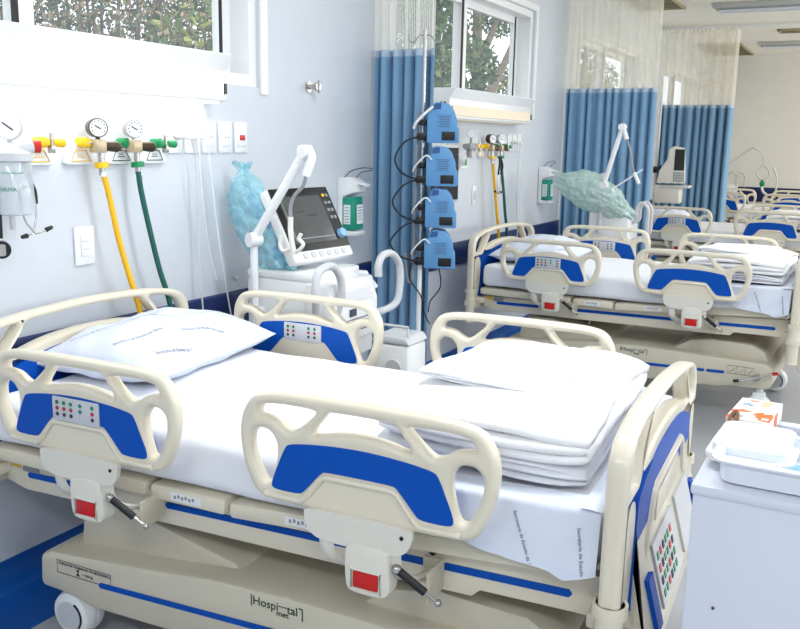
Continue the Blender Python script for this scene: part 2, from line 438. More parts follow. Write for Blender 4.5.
bush(-2.9, 6.4, 3.7, .95, 21000, .026, ['leaf_brown', 'leaf_green', 'leaf_yellow', 'leaf_brown'], 3, 'bush', 'brownish bush behind the right part of the near window', group=HG)
bush(-1.9, 5.15, 2.35, .42, 2200, .05, ['leaf_yellow', 'leaf_green'], 4, 'bush', 'low yellow-green leafy shrub in front of the brown bushes by the near window')
def tree(x, y, branches, clusters, mats, size, seed, label, n=700):
    rnd = random.Random(seed); t = thing('tree', label, 'tree', (x, y, -.02))
    b = MB()
    for pts, r in branches: b.tube(pts, [r * (1 - .75 * i / (len(pts) - 1)) for i in range(len(pts))], 8, n=4)
    part('trunk', b, ['bark'], t)
    l = MB()
    for (cx, cy, cz, r) in clusters: leaves(l, cx, cy, cz, r, r, r * .8, n, size, rnd, len(mats))
    part('foliage', l, mats, t, ang=180, recalc=False)
tree(-3.0, 11.0, [([(0, 0, 0), (.02, 0, 2), (0, 0, 4.6)], .09)], [(random.Random(k).uniform(-.3, .3), random.Random(k + 50).uniform(-.5, .5), .6 + k * .33, .75 - .03 * k) for k in range(13)],
     ['leaf_dark', 'leaf_dark', 'leaf_green'], .055, 11, 'dense dark green tree behind the left pane of the second window', 900)
tree(-4.0, 14.9, [([(0, 0, 0), (.05, -.05, 2.2), (0, -.1, 3.2), (-.1, 0, 5.2)], .2), ([(0, 0, 1.7), (0, .5, 2.35), (0, 1.5, 3.3), (0, 2.6, 4.6)], .12), ([(0, .1, 2.0), (-.1, .9, 2.6), (0, 2.0, 2.9), (0, 3.0, 3.2)], .06),
                  ([(0, -.05, 2.9), (.1, .5, 3.7), (0, 1.0, 4.5)], .08), ([(0, -.1, 2.6), (0, -.6, 3.4), (0, -.8, 4.4)], .07)],
     [(0, -.2, 3.9, .55), (0, .3, 4.1, .45), (0, .9, 3.75, .38), (0, 1.7, 4.0, .5), (0, 2.3, 4.4, .5), (-.2, -.7, 3.0, .35), (0, 2.4, 3.5, .35), (0, .9, 4.6, .6), (0, 2.9, 3.9, .4)],
     ['leaf_dark', 'leaf_green', 'leaf_dark'], .05, 12, 'forked tree with leaning bare branches behind the right pane of the second window', 420)
bush(-4.0, 17.0, 3.0, .75, 3600, .06, ['leaf_yellow', 'leaf_green', 'leaf_green'], 5, 'bush', 'sunlit yellow-green bush low in the right corner of the second window')
tree(-5.0, 24.5, [([(0, 0, 0), (0, .1, 2.4), (0, .2, 5)], .2), ([(0, 0, 2.2), (0, .8, 3.2), (0, 1.6, 4.6)], .1)],
     [(0, 0, 3.0, .7), (0, 1.2, 3.4, .7), (0, -1.0, 2.6, .6), (0, 2.0, 2.5, .6), (0, .5, 4.4, .7)], ['leaf_green', 'leaf_dark'], .08, 13, 'pale tree seen through the mesh curtain and the third window', 420)

# ------------------------------------------------------------------ hospital bed (local: x from headboard to foot, y across, near side -y)
def rail_loops():
    outer = chaikin([(-.225, .0), (-.275, .012), (-.305, .07), (-.321, .14), (-.316, .2), (-.285, .25), (-.22, .264), (0, .266), (.22, .264), (.285, .25), (.316, .2), (.321, .14), (.305, .07), (.275, .012), (.225, .0)], 3)
    ring = [(-.288, .155), (-.268, .174), (-.236, .172), (-.216, .145), (-.216, .11), (-.226, .07), (-.236, .042), (-.256, .042), (-.276, .08), (-.289, .12)]
    ul = [(-.272, .205), (-.256, .236), (-.112, .238), (-.118, .222), (-.172, .176), (-.195, .18), (-.225, .2), (-.25, .204)]
    mid = [(-.078, .238), (.078, .238), (.088, .23), (.124, .183), (.118, .176), (.06, .191), (0, .195), (-.06, .191), (-.118, .176), (-.124, .183), (-.088, .23)]
    ch = lambda l: chaikin(l, 2)
    mir = lambda l: [(-x, y) for x, y in l][::-1]
    return [outer, ch(ring), ch(ul), ch(mid), ch(mir(ring)), ch(mir(ul))]
BLUE = chaikin([(-.19, .142), (-.228, .05), (-.224, .034), (-.15, .034), (-.138, .045), (-.094, .096), (-.08, .1), (.08, .1), (.094, .096), (.138, .045), (.15, .034), (.224, .034), (.228, .05), (.19, .142), (.175, .15), (.12, .158), (.06, .163), (0, .165), (-.06, .163), (-.12, .158), (-.175, .15)], 2)
RAILV = curve_mesh(rail_loops(), .007, .013, 3)
BLUEV = curve_mesh([BLUE], .0215, .0015, 1)
def ctrl_mesh(sets, x0, w_, z0, h_, y, sgn):
    """keypad: pale plate with rows of coloured buttons; faces -y for y<0 and +y for y>0"""
    mb = MB(); mb.mi(0).box((x0 + w_ / 2, y, z0 + h_ / 2), (w_, .008, h_), bev=.004)
    for (u, cols) in sets:
        for k, c in enumerate(cols):
            cx = x0 + w_ * (u if sgn < 0 else 1 - u); cz = z0 + h_ * (.78 - k * .24)
            mb.mi(c).cyl((cx, y + sgn * .004, cz), (cx, y + sgn * .0055, cz), .0052, seg=10)
            mb.mi(4).tube([(cx - .0055, y + sgn * .0052, cz), (cx, y + sgn * .0056, cz + .006), (cx + .0055, y + sgn * .0052, cz)], .0007, 4, n=2)
    return mb
def make_rail(root, x0, side, control, zb=.69, oy=.55):
    """side -1 near / +1 far"""
    mid = x0 + .321
    base = bpy.data.objects.new('tmp', None)
    s = side
    fn = lambda v: Vector((mid + v.x, s * oy + v.z, zb + v.y))
    r = MB(); r.mi(0); addc(r, RAILV, fn)
    yo = s * (oy + .020)
    P_ = lambda u, w_, d=0: (mid + u, yo + s * d, zb + w_)
    r.tube([P_(-.245, .018), P_(-.15, .018), P_(-.135, .03), P_(-.094, .082), P_(-.08, .087), P_(.08, .087), P_(.094, .082), P_(.135, .03), P_(.15, .018), P_(.245, .018)], .0085, 8, smooth=False)
    # hinge plate under the rail, bowed arms and bracket
    r.mi(1)
    pl_ = chaikin([(-.135, .012), (-.135, -.012), (-.125, -.045), (-.09, -.062), (.09, -.062), (.125, -.045), (.137, -.012), (.137, .012)], 2)
    r.prism([(mid + a, zb + b) for a, b in pl_], yo - s * .002, yo + s * .010)
    for u in (-.085, .085):
        r.tube([P_(u, -.03, -.006), P_(u, -.09, -.012), P_(u + .01, -.125, -.035), P_(u + .035, -.145, -.09), P_(u + .04, -.15, -.19)], .013, 8, flat=(1.5, .6))
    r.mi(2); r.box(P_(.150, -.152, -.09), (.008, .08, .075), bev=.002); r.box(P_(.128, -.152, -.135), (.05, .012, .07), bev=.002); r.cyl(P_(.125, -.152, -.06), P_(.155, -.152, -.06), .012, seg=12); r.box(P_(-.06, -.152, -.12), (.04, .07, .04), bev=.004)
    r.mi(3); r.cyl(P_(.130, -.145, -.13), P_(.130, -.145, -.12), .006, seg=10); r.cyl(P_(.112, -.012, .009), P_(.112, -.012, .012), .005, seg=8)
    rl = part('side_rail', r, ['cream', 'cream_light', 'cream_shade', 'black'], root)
    b = MB(); addc(b, BLUEV, fn); part('blue_inlay', b, ['bed_blue'], rl, 'blue inlay panel')
    P0 = P_; P_ = lambda u, w_, d=0: P0(u + .012, w_ + .008, d)
    # release box with red catch
    q = MB(); bx = chaikin([(-.032, -.055), (-.038, -.09), (-.034, -.158), (-.02, -.172), (.062, -.172), (.078, -.15), (.072, -.085), (.066, -.055)], 2)
    q.prism([(mid + .012 + a, zb + .008 + b_) for a, b_ in bx], yo - s * .028, yo + s * .018, bev=.004)
    q.tube([P_(-.018, -.112, .019), P_(.054, -.112, .019), P_(.054, -.16, .019), P_(-.018, -.16, .019)], .0045, 6, smooth=False, closed=True)
    bxo = part('release_box', q, ['cream_light'], rl)
    q = MB(); q.box(P_(.018, -.136, .019), (.062, .008, .038), bev=.003); part('release_catch', q, ['red'], rl, 'red release catch')
    q = MB(); q.mi(0).cyl(P_(.085, -.10, .0), P_(.145, -.15, -.02), .0095); q.mi(1).cyl(P_(.145, -.15, -.02), P_(.172, -.172, -.03), .004, seg=8); q.ball(P_(.085, -.10, 0), .012, seg=8); q.ball(P_(.173, -.173, -.03), .009, seg=8)
    part('gas_spring', q, ['black', 'steel'], rl)
    if control:
        G, D = 1, 2
        sets_o = [(.12, (G, D, 3)), (.27, (G, D, 3)), (.42, (G, D, 3)), (.62, (5, 5)), (.88, (G, D, 3))]
        part('keypad', ctrl_mesh(sets_o, mid - .08, .16, zb + .094, .066, s * (oy + .026), s), ['lightgrey', 'green', 'red', 'ink', 'black', 'teal_label'], rl, 'pale keypad with green and red buttons')
        sets_i = [(.12, (G, D, 3)), (.27, (G, D, 3)), (.68, (G, D, 3)), (.84, (G, D, 3))]
        part('keypad', ctrl_mesh(sets_i, mid - .08, .16, zb + .094, .066, s * (oy - .026), -s), ['lightgrey', 'green', 'red', 'ink', 'black', 'teal_label'], rl, 'pale keypad with green and red buttons')
    return rl
def text_on(mb, body, size, org, ux, uy, align='LEFT', bold=0):
    v, f = text_mesh(body, size, .0005, align)
    ux = Vector(ux).normalized(); uy = Vector(uy).normalized(); n = ux.cross(uy); o = Vector(org)
    mb.add([o + ux * a.x + uy * a.y + n * a.z for a in v], f)
def board_loops(foot):
    W_ = .525
    outer = chaikin([(-W_ + .02, .50), (-W_, .54), (-W_, .86), (-W_ + .012, .915), (-W_ + .055, .955), (-.30, .985), (0, .998), (.30, .985), (W_ - .055, .955), (W_ - .012, .915), (W_, .86), (W_, .54), (W_ - .02, .50)], 3)
    ring = [(-.485, .775), (-.47, .80), (-.435, .79), (-.425, .75), (-.435, .62), (-.455, .56), (-.48, .56), (-.487, .62)]
    ul = [(-.485, .845), (-.47, .905), (-.42, .94), (-.30, .958), (-.292, .945), (-.385, .845), (-.40, .835), (-.44, .84)]
    mid = [(-.255, .96), (0, .97), (.255, .96), (.265, .95), (.345, .865), (.335, .855), (.18, .893), (0, .902), (-.18, .893), (-.335, .855), (-.345, .865), (-.265, .95)]
    mir = lambda l: [(-x, y) for x, y in l][::-1]
    ch = lambda l: chaikin(l, 2)
    return [outer, ch(ring), ch(ul), ch(mid), ch(mir(ring)), ch(mir(ul))]
BOARDV = curve_mesh(board_loops(False), .008, .015, 3)
BBLUE = curve_mesh([chaikin([(-.40, .78), (-.41, .56), (-.40, .53), (.40, .53), (.41, .56), (.40, .78), (.385, .80), (.2, .856), (0, .868), (-.2, .856), (-.385, .80)], 2)], .0235, .0015, 1)
def make_bed():
    root = thing('hospital_bed', '', 'bed')
    # head board
    for nm, X_, foot in (('headboard', .125, False), ('footboard', 2.04, True)):
        lo = (lambda p: Vector((p.x, p.y, p.z - (.03 + .06 * p.y) * max(0, p.z - .5) / .45))) if foot else (lambda p: Vector((p.x, p.y, p.z - .014 * max(0, p.z - .5) / .45)))
        b = MB(); b.mi(0); addc(b, BOARDV, lambda v: lo(yz(X_)(v)))
        for s in (-1, 1):
            b.cyl((X_, s * .498, .38), (X_, s * .498, .60), .030, seg=20)
            b.cyl((X_, s * .498, .575), (X_, s * .498, .60), .037, .037, 20); b.cyl((X_, s * .498, .49), (X_, s * .498, .52), .04, .04, 20)
        b.b2((X_ - .02, -.5, .46), (X_ + .02, .5, .54), bev=.01)
        if foot:
            yo = X_ + .025
            q = [(-.44, .53), (-.33, .53), (-.22, .735), (-.19, .75), (.19, .75), (.22, .735), (.33, .53), (.44, .53)]
            b.tube([(yo, a, z) for a, z in q], .011, 8, smooth=False)
        bo = part(nm, b, ['cream'], root)
        q = MB(); addc(q, BBLUE, lambda v: lo(yz(X_)(v))); part('blue_inlay', q, ['bed_blue'], bo, 'blue inlay panel')
        if foot:
            q = MB(); q.mi(0)
            fnp = lambda a, d, w_: (X_ + .03 + d, a, w_)
            q.prism([(X_ + .02, .735), (X_ + .024, .735), (X_ + .026, .64), (X_ + .075, .46), (X_ + .075, .40), (X_ + .05, .33), (X_ + .02, .33)], -.40, .40, bev=.004)
            q.prism([(X_ + .024, .72), (X_ + .030, .72), (X_ + .030, .65), (X_ + .024, .65)], -.16, .16, bev=.002)
            cp = part('control_panel', q, ['cream'], root)
            # keypads and blue keys on the slope
            def slope(mb, a0, a1, w0, w1, c, th=.006):
                x0, z0, x1, z1 = X_ + .0275, .64, X_ + .0755, .46
                p = []
                n = Vector((z0 - z1, 0, x1 - x0)).normalized()
                for (a, w_) in ((a0, w0), (a1, w0), (a1, w1), (a0, w1)):
                    p.append(Vector((x0 + (x1 - x0) * w_, a, z0 + (z1 - z0) * w_)))
                mb.mi(c).add([v + n * -.004 for v in p] + [v + n * th for v in p], [(0, 1, 2, 3), (4, 5, 6, 7), (0, 1, 5, 4), (1, 2, 6, 5), (2, 3, 7, 6), (3, 0, 4, 7)])
            q = MB(); slope(q, -.24, .02, .10, .92, 0); slope(q, .08, .28, .10, .92, 0)
            for i in range(6):
                for j in range(4): slope(q, -.22 + i * .034, -.203 + i * .034, .25 + j * .16, .34 + j * .16, (1, 2, 3, 1)[(i + j) % 4], .008)
            part('keypad', q, ['lightgrey', 'green', 'red', 'ink', 'alu'], cp, 'grey keypad with rows of coloured keys')
            q = MB(); slope(q, -.345, -.295, .30, .95, 0, .010); part('blue_key', q, ['bed_blue'], cp)
            q = MB(); slope(q, .30, .34, .30, .95, 0, .010); part('blue_key', q, ['bed_blue'], cp)
    for (x0, ctl) in ((.343, True), (1.17, False)):
        for s in (-1, 1): make_rail(root, x0, s, ctl)
    # deck sections
    for (x0, x1, z0, z1, lb) in ((.17, .775, .605, .605, 0), (.79, 1.038, .603, .603, 1), (1.05, 1.50, .60, .625, 1), (1.51, 1.99, .628, .66, 0)):
        d = MB(); d.mi(0).prism([(x0, z0 - .045), (x1, z1 - .045), (x1, z1), (x0, z0)], -.455, .455, bev=.012)
        if lb:
            xm = (x0 + x1) / 2; d.mi(1).box((xm, -.456, (z0 + z1) / 2 - .022), (.10, .003, .022)); d.mi(2)
            for k in range(6): d.box((xm - .035 + k * .012, -.4578, (z0 + z1) / 2 - .022 + (k % 2) * .003), (.007, .001, .009))
        part('deck_section', d, ['cream', 'white_plastic', 'grey_plastic'], root)
    # upper frame with blue stripe
    f = MB()
    for s in (-1, 1):
        f.prism([(.17, .545), (.80, .550), (1.40, .57), (2.02, .60), (2.02, .50), (1.72, .495), (1.70, .475), (.80, .462), (.62, .462), (.25, .455), (.17, .475)], s * .36, s * .395, bev=.004)
    f.b2((.17, -.38, .49), (.21, .38, .54)); f.b2((1.98, -.38, .52), (2.02, .38, .58)); f.b2((1.0, -.38, .47), (1.06, .38, .52))
    f.b2((.11, -.45, .50), (.19, .45, .54), bev=.01); f.b2((1.98, -.45, .50), (2.06, .45, .54), bev=.01)
    fr = part('frame', f, ['cream'], root)
    for s in (-1, 1):
        for (a, b) in ((.27, .60), (.80, 1.93)):
            z = lambda x: .507 + (x - .27) * .022
            pl_ = [(a, z(a) - .009), (b, z(b) - .009), (b + .007, z(b)), (b, z(b) + .009), (a, z(a) + .009), (a - .007, z(a))]
            q = MB(); q.prism(pl_, s * .394, s * .3985); part('blue_stripe', q, ['stripe'], fr, 'blue stripe')
    q = MB(); q.cyl((1.60, -.40, .565), (1.60, -.394, .565), .008, seg=12); part('plug_hole', q, ['black'], fr)
    q = MB(); q.b2((.20, -.3975, .525), (.235, -.394, .54)); part('warning_label', q, ['yellow'], fr, 'small yellow label')
    q = MB(); q.b2((.245, -.3975, .515), (.31, -.394, .54)); part('rating_label', q, ['grey_plastic'], fr, 'small grey label')
    # base shroud
    b = MB()
    sk = [(.31, .165), (.44, .16), (.52, .14), (1.0, .15), (1.66, .175), (1.74, .19), (1.93, .195), (1.95, .22), (1.95, .32), (1.91, .345), (1.2, .355), (.95, .345), (.7, .318), (.36, .29), (.315, .27)]
    b.prism(sk, -.42, .42, bev=.018)
    for (pts) in ([(.40, .28), (.42, .40), (.46, .435), (.62, .44), (.98, .362), (1.03, .33)], [(1.92, .33), (1.89, .39), (1.82, .425), (1.60, .435), (1.47, .41), (1.36, .34)]):
        b.prism(pts, -.34, .34, bev=.018)
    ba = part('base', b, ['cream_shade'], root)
    for s in (-1, 1):
        for (a, c_) in ((.56, 1.58), (1.60, 1.69)):
            zz = lambda x: .228 + (x - .56) * .034
            q = MB(); q.prism([(a, zz(a) - .008), (c_, zz(c_) - .008), (c_ + .006, zz(c_)), (c_, zz(c_) + .008), (a, zz(a) + .008), (a - .006, zz(a))], s * .4195, s * .4235)
            part('blue_stripe', q, ['stripe'], ba, 'blue stripe')
    q = MB(); y = -.4215
    text_on(q, 'Hospi', .034, (1.098, y, .312), (1, 0, 0), (0, 0, 1)); text_on(q, 'tal', .034, (1.205, y, .312), (1, 0, 0), (0, 0, 1)); text_on(q, 'met', .024, (1.172, y, .298), (1, 0, 0), (0, 0, 1))
    q.box((1.192, y, .326), (.026, .001, .002)); q.box((1.094, y, .322), (.003, .001, .034)); q.box((1.252, y, .318), (.003, .001, .034)); q.box((1.247, y, .335), (.012, .001, .003))
    part('maker_mark', q, ['dark_green'], ba, 'dark lettered maker mark')
    q = MB(); q.mi(0)
    q.tube([(.39, y, .270), (.60, y, .270), (.60, y, .230), (.39, y, .230)], .0012, 4, smooth=False, closed=True)
    text_on(q, 'CARGA DE TRABALHO DE SEGURANÇA', .0115, (.396, y, .258), (1, 0, 0), (0, 0, 1)); text_on(q, '= 230 kg', .0115, (.49, y, .240), (1, 0, 0), (0, 0, 1))
    q.mi(1).add([(.465, y, .235), (.48, y, .235), (.4725, y, .247), (.4725, y - .001, .240)], [(0, 1, 3), (1, 2, 3), (2, 0, 3)]); q.mi(0).ball((.4725, y, .252), .004, seg=8)
    part('load_label', q, ['ink', 'dark_brass'], ba, 'outlined safe working load label')
    q = MB(); q.mi(0).tube([(1.71, y, .31), (1.85, y, .31), (1.85, y, .265), (1.71, y, .265)], .0012, 4, smooth=False, closed=True)
    for k in range(3): q.mi(k % 2).tube([(1.722 + k * .047, y, .275), (1.738 + k * .047, y, .283), (1.748 + k * .047, y, .298)], .0012, 4, n=2)
    for k in (1, 2): q.mi(0).box((1.71 + k * .047, y, .2875), (.0015, .001, .045))
    part('pedal_label', q, ['ink', 'red'], ba)
    # lifting columns
    for x in (.72, 1.5):
        q = MB(); q.b2((x - .05, -.09, .30), (x + .05, .09, .50), bev=.01); q.b2((x - .14, -.12, .44), (x + .14, .12, .48), bev=.01)
        q.tube([(x + .02, -.2, .33), (x + .09, -.2, .38), (x + .12, -.2, .49)], .014, 8)
        part('lifting_column', q, ['steel'], root)
    # brake pedals
    for s in (-1, 1):
        q = MB(); q.mi(0).cyl((1.87, s * .42, .265), (1.87, s * .455, .265), .02); q.tube([(1.78, s * .45, .235), (1.87, s * .455, .265), (1.95, s * .45, .30)], .006, 8, smooth=False)
        q.mi(1).tube([(1.78, s * .45, .235), (1.75, s * .45, .23)], .009, 6); q.mi(2).tube([(1.95, s * .45, .30), (1.98, s * .45, .306)], .009, 6)
        part('brake_pedal', q, ['steel', 'dark_green', 'red'], root)
    # castors
    for x in (.40, 1.88):
        for s in (-1, 1):
            q = MB(); cy = s * .355
            q.mi(0)
            M = Matrix.Translation((x, cy, .075)) @ Matrix.Rotation(PI / 2, 4, 'X')
            q.lathe([(.02, -.043), (.055, -.043), (.068, -.036), (.074, -.02), (.074, -.006), (.066, -.004), (.066, .004), (.074, .006), (.074, .02), (.068, .036), (.055, .043), (.02, .043)], M, 28)
            q.cyl((x, cy, .075), (x, cy, .21), .022); q.box((x, cy, .145), (.07, .06, .04), bev=.012)
            q.mi(1).cyl((x, cy - .0435, .075), (x, cy - .045, .075), .046); q.cyl((x, cy + .0435, .075), (x, cy + .045, .075), .046)
            q.mi(2)
            for sd in (-1, 1): q.tube([(x + .05 * math.cos(a), cy + sd * .0445, .075 + .05 * math.sin(a)) for a in [R(t) for t in (-40, -15, 10, 35, 60)]], .0035, 5)
            part('castor', q, ['white_plastic', 'lightgrey', 'black'], root)
    return root
BEDPOS = [((0, 2.062, 0), 2.555), ((.133, 5.59, 0), -1.99), ((.17, 9.15, 0), 0), ((.05, 12.55, 0), 0)]
BEDLAB = ['cream and blue hospital bed in the foreground under white sheets', 'cream and blue hospital bed beyond the pump pole, second from the camera',
          'cream and blue hospital bed with its head hidden by the middle blue curtain', 'farthest cream and blue hospital bed by the cream end wall']
beds = [make_bed()]
for i in range(1, 4): beds.append(dup(beds[0]))
for b, (l, r_), t in zip(beds, BEDPOS, BEDLAB):
    b.location = l; b.rotation_euler = (0, 0, R(r_)); b['label'] = t; b['group'] = 'hospital beds along the wall'
_r = [c for c in bpy.data.objects if c.parent == beds[2] and c.name.startswith('side_rail')]
_r = [c for c in _r if sum(v.co.y for v in c.data.vertices) > 0 and sum(v.co.x for v in c.data.vertices) / len(c.data.vertices) < 1]
for c in _r:                                   # this bed's far head rail is folded away
    for k in [x for x in bpy.data.objects if x.parent == c]: bpy.data.objects.remove(k)
    bpy.data.objects.remove(c)
def onbed(o, i, loc, rz=0):
    l, r_ = BEDPOS[i]; M = Matrix.Translation(l) @ Matrix.Rotation(R(r_), 4, 'Z')
    o.location = M @ Vector(loc); o.rotation_euler = (0, 0, R(r_) + rz); return o

# mattress in fitted sheet (local origin at its centre bottom, z=.66)
def mattress_mesh():
    L0, L1, hw = .18, 1.995, .462
    bm = bmesh.new(); bmesh.ops.create_cube(bm, size=1)
    bmesh.ops.scale(bm, vec=(L1 - L0, hw * 2, .135), verts=bm.verts)
    bmesh.ops.bevel(bm, geom=bm.edges[:], offset=.035, segments=4, affect='EDGES', profile=.5)
    bmesh.ops.subdivide_edges(bm, edges=[e for e in bm.edges if e.calc_length() > .3], cuts=40, use_grid_fill=True)
    for v in bm.verts:
        x = v.co.x; n = nz3((v.co.x, v.co.y, v.co.z * 2), 5) * .006 + nz3((v.co.x, v.co.y, 3), 14) * .0025
        if abs(v.co.z) < .05 and abs(v.co.y) > hw * .9: v.co.y += n * 2.2
        v.co.z += n
        if x > .2: v.co.z += (x - .2) * .028
        if x < 0 and v.co.z < 0: v.co.z += 0
    mb = MB(); mb.bm(bm); return mb
MZ = .612
MATT = mattress_mesh().mesh('mattress', ['sheet'], 180)
for i, t in enumerate(('mattress in a smooth white sheet on the foreground bed', 'mattress in a white sheet on the second bed', 'mattress in a white sheet on the third bed, before the blue curtain', 'mattress in a white sheet on the farthest bed')):
    o = part('mattress', MATT, None, None); onbed(o, i, (1.0875, 0, MZ + .0675 + .006)); tag(o, t, 'mattress', 'mattresses on the hospital beds')

# pillow
def pillow_fn(u, v, side):
    a, b = u * 2 - 1, v * 2 - 1
    hx, hy, hz = .245, .37, .105
    e = max(0, (1 - abs(a) ** 2.6)) ** .55 * max(0, (1 - abs(b) ** 2.8)) ** .55
    pin = 1 - .05 * (1 - abs(a) ** 2) * (abs(b) ** 3) ; pin2 = 1 - .07 * (1 - abs(b) ** 2) * (abs(a) ** 3)
    z = hz * e * side * (1.15 if side > 0 else .5)
    z += (.016 * nz3((a * 1.5, b * 2, side), 1.6) + .010 * (.3 - abs(nz3((a * 1.2 + b, b - a * .6, side + 4), 2.2)))) * e + .010 * math.sin(a * 11 + b * 8) * (1 - e) * e
    return Vector((a * hx * pin2, b * hy * pin, z + .045 + .012 * (abs(b) ** 3)))
m = MB(); m.grid(lambda u, v: pillow_fn(u, v, 1), 36, 44); m.grid(lambda u, v: pillow_fn(u, v, -1), 36, 44)
PIL = m.mesh('pillow', ['print_sheet'], 180)
m = MB()
rnd = random.Random(5)
for (u0, v0, an) in ((.25, .10, 62), (.62, .08, 70), (.40, .34, 66), (.16, .42, 64), (.80, .40, 72), (.55, .60, 66), (.30, .68, 64), (.75, .74, 68), (.9, .14, 76), (.08, .14, 70)):
    tv, tf = text_mesh('Secretaria de Estado da Saúde', .0145, 0)
    vs = []
    for p in tv:
        x = p.x * math.cos(R(an)) - p.y * math.sin(R(an)); y = p.x * math.sin(R(an)) + p.y * math.cos(R(an))
        u, v = u0 + x / .44, v0 + y / .72
        q = pillow_fn(min(.97, max(.03, u)), min(.97, max(.03, v)), 1); q.z += .0035; vs.append(q)
    m.add(vs, tf)
PILT = m.mesh('lettering', ['sheet_ink'], 180, recalc=False)
for i, (p, rz, t) in enumerate((((.33, .135, .745), R(3), 'white printed pillow at the head of the foreground bed'), ((.40, .03, .745), R(2), 'white pillow at the head of the second bed'), ((.42, .0, .745), 0, 'white pillow at the head of the third bed below the wall monitor'), ((.42, 0, .745), 0, 'white pillow on the farthest bed'))):
    o = part('pillow', PIL, None, None); onbed(o, i, p, rz); tag(o, t, 'pillow', 'pillows on the hospital beds')
    part('lettering', PILT, None, o)

# second thin sheet corner hanging over the near side at the foot
def hang_fn(u, v):
    x = 1.34 + u * .665
    top = .757
    hem = .668 + .008 * math.sin(u * 17) - .05 * max(0, 1 - abs(u - .895) / (.35 if u < .895 else .16)) ** 1.2
    fold = .010 * math.sin(u * 16 + v * 2) + .012 * nz3((x * 3, v * 2, 1), 1.5)
    if v < .35: return Vector((x, -.40 - .075 * v / .35, top + .012 - .006 * (v / .35) ** 2 + .018 * (x - 1.3)))
    t = (v - .35) / .65; t2 = min(1, t)
    return Vector((x, -.476 - .014 * t - abs(fold) * t, (top + .004 + .018 * (x - 1.3)) * (1 - t2) + hem * t2))
def foot_fn(u, v):
    y = -.476 + u * .95
    if v < .2: return Vector((1.96 + .045 * v / .2, y, .783))
    t = (v - .2) / .8
    return Vector((2.005 + .004 * math.sin(u * 20), y, .780 - t * (.10 + .02 * math.sin(u * 9))))
m = MB(); m.grid(hang_fn, 60, 26); m.grid(foot_fn, 40, 10)
m.v = [(x - 1.67, y + .47, z - .755) for x, y, z in m.v]
HANG = m.mesh('draped_sheet', ['print_sheet'], 180)
m = MB()
for (u0, v0, an) in ((.72, .46, -68), (.30, .55, -25), (.93, .50, -80)):
    tv, tf = text_mesh('Secretaria de Estado da Saúde', .0115, 0); vs = []
    for p in tv:
        x = p.x * math.cos(R(an)) - p.y * math.sin(R(an)); y = p.x * math.sin(R(an)) + p.y * math.cos(R(an))
        u = u0 + x / .665; v = v0 - y / .20
        q = hang_fn(min(.99, max(.01, u)), min(.985, max(.02, v))); q.y -= .002; q.z += .0015 if v < .36 else 0; vs.append(q - Vector((1.67, -.47, .755)))
    m.add(vs, tf)
HANGT = m.mesh('lettering', ['sheet_ink'], 180, recalc=False)
for i, t in enumerate(('printed pale sheet corner hanging over the foot of the foreground bed', 'printed pale sheet hanging at the foot of the second bed')):
    o = part('draped_sheet', HANG, None, None); onbed(o, i, (1.67, -.47, .755)); tag(o, t, 'sheet', 'printed sheets under the folded linen')
    part('lettering', HANGT, None, o)

# folded linen
def folded(w_, d_, layers, t, seed, puff=.0, fill=.86, nv=26):
    """zigzag of cloth: layers run along x with rounded folds, extruded along y"""
    path = []; 
    for k in range(layers):
        z = (k + .5) * t; xs = [-w_ / 2 + w_ * j / 16 for j in range(17)]
        if k % 2: xs = xs[::-1]
        for x in xs: path.append((x, z))
        if k < layers - 1:
            sx = 1 if k % 2 == 0 else -1
            for a in (-60, -30, 0, 30, 60): path.append((sx * (w_ / 2 + t * .5 * math.cos(R(a))), z + t * .5 + t * .5 * math.sin(R(a))))
    n = len(path); mb = MB(); vs = []
    H = layers * t
    for j in range(nv + 1):
        v = j / nv; y0 = -d_ / 2 + d_ * v
        for i, (x, z) in enumerate(path):
            a = path[max(0, i - 1)]; b = path[min(n - 1, i + 1)]
            dx, dz = b[0] - a[0], b[1] - a[1]; l = math.hypot(dx, dz) or 1; nx, nz = -dz / l, dx / l
            lay = z / t
            ed = max(0, 1 - min(v, 1 - v) * nv / 2)
            hh = t * .5 * fill * (1 - .35 * ed)
            wx = .022 * nz3((seed, y0 * 2, lay * .35), 1.5) + .006 * nz3((x * 2 + seed, y0 * 7, lay), 1.5)
            wy = .03 * nz3((x * 1.2, lay * .5 + seed, 2), 2.2) - y0 * .10 * (abs(x) / (w_ / 2)) ** 5
            wz = (.014 * nz3((x * 2.4, y0 * 2.4, seed + lay * .25), 1.7)) * (z / H) ** .5 + .003 * nz3((x * 12, y0 * 12, seed + lay), 1)
            sagx = -.30 * H * (abs(x) / (w_ / 2)) ** 4 * (z / H) - .22 * H * (abs(y0) / (d_ / 2)) ** 5 * (z / H)
            for s in (1, -1): vs.append((x + nx * hh * s + wx, y0 + wy, z + nz * hh * s + wz + sagx))
    fs = []; W2 = 2 * n
    for j in range(nv):
        for i in range(n - 1):
            for s in (0, 1): fs.append((j * W2 + 2 * i + s, j * W2 + 2 * i + 2 + s, (j + 1) * W2 + 2 * i + 2 + s, (j + 1) * W2 + 2 * i + s))
        for i in (0, n - 1): fs.append((j * W2 + 2 * i, j * W2 + 2 * i + 1, (j + 1) * W2 + 2 * i + 1, (j + 1) * W2 + 2 * i))
    for j in (0, nv):
        for i in range(n - 1): fs.append((j * W2 + 2 * i, j * W2 + 2 * i + 1, j * W2 + 2 * i + 3, j * W2 + 2 * i + 2))
    mb.add(vs, fs); return mb
F1 = folded(.50, .86, 4, .012, 3).mesh('folded_sheet', ['sheet'], 180)
F2 = folded(.50, .88, 3, .026, 9).mesh('folded_blanket', ['blanket'], 180)
F3 = folded(.38, .50, 3, .0065, 21).mesh('folded_cloth', ['sheet'], 180)
LZ = .775
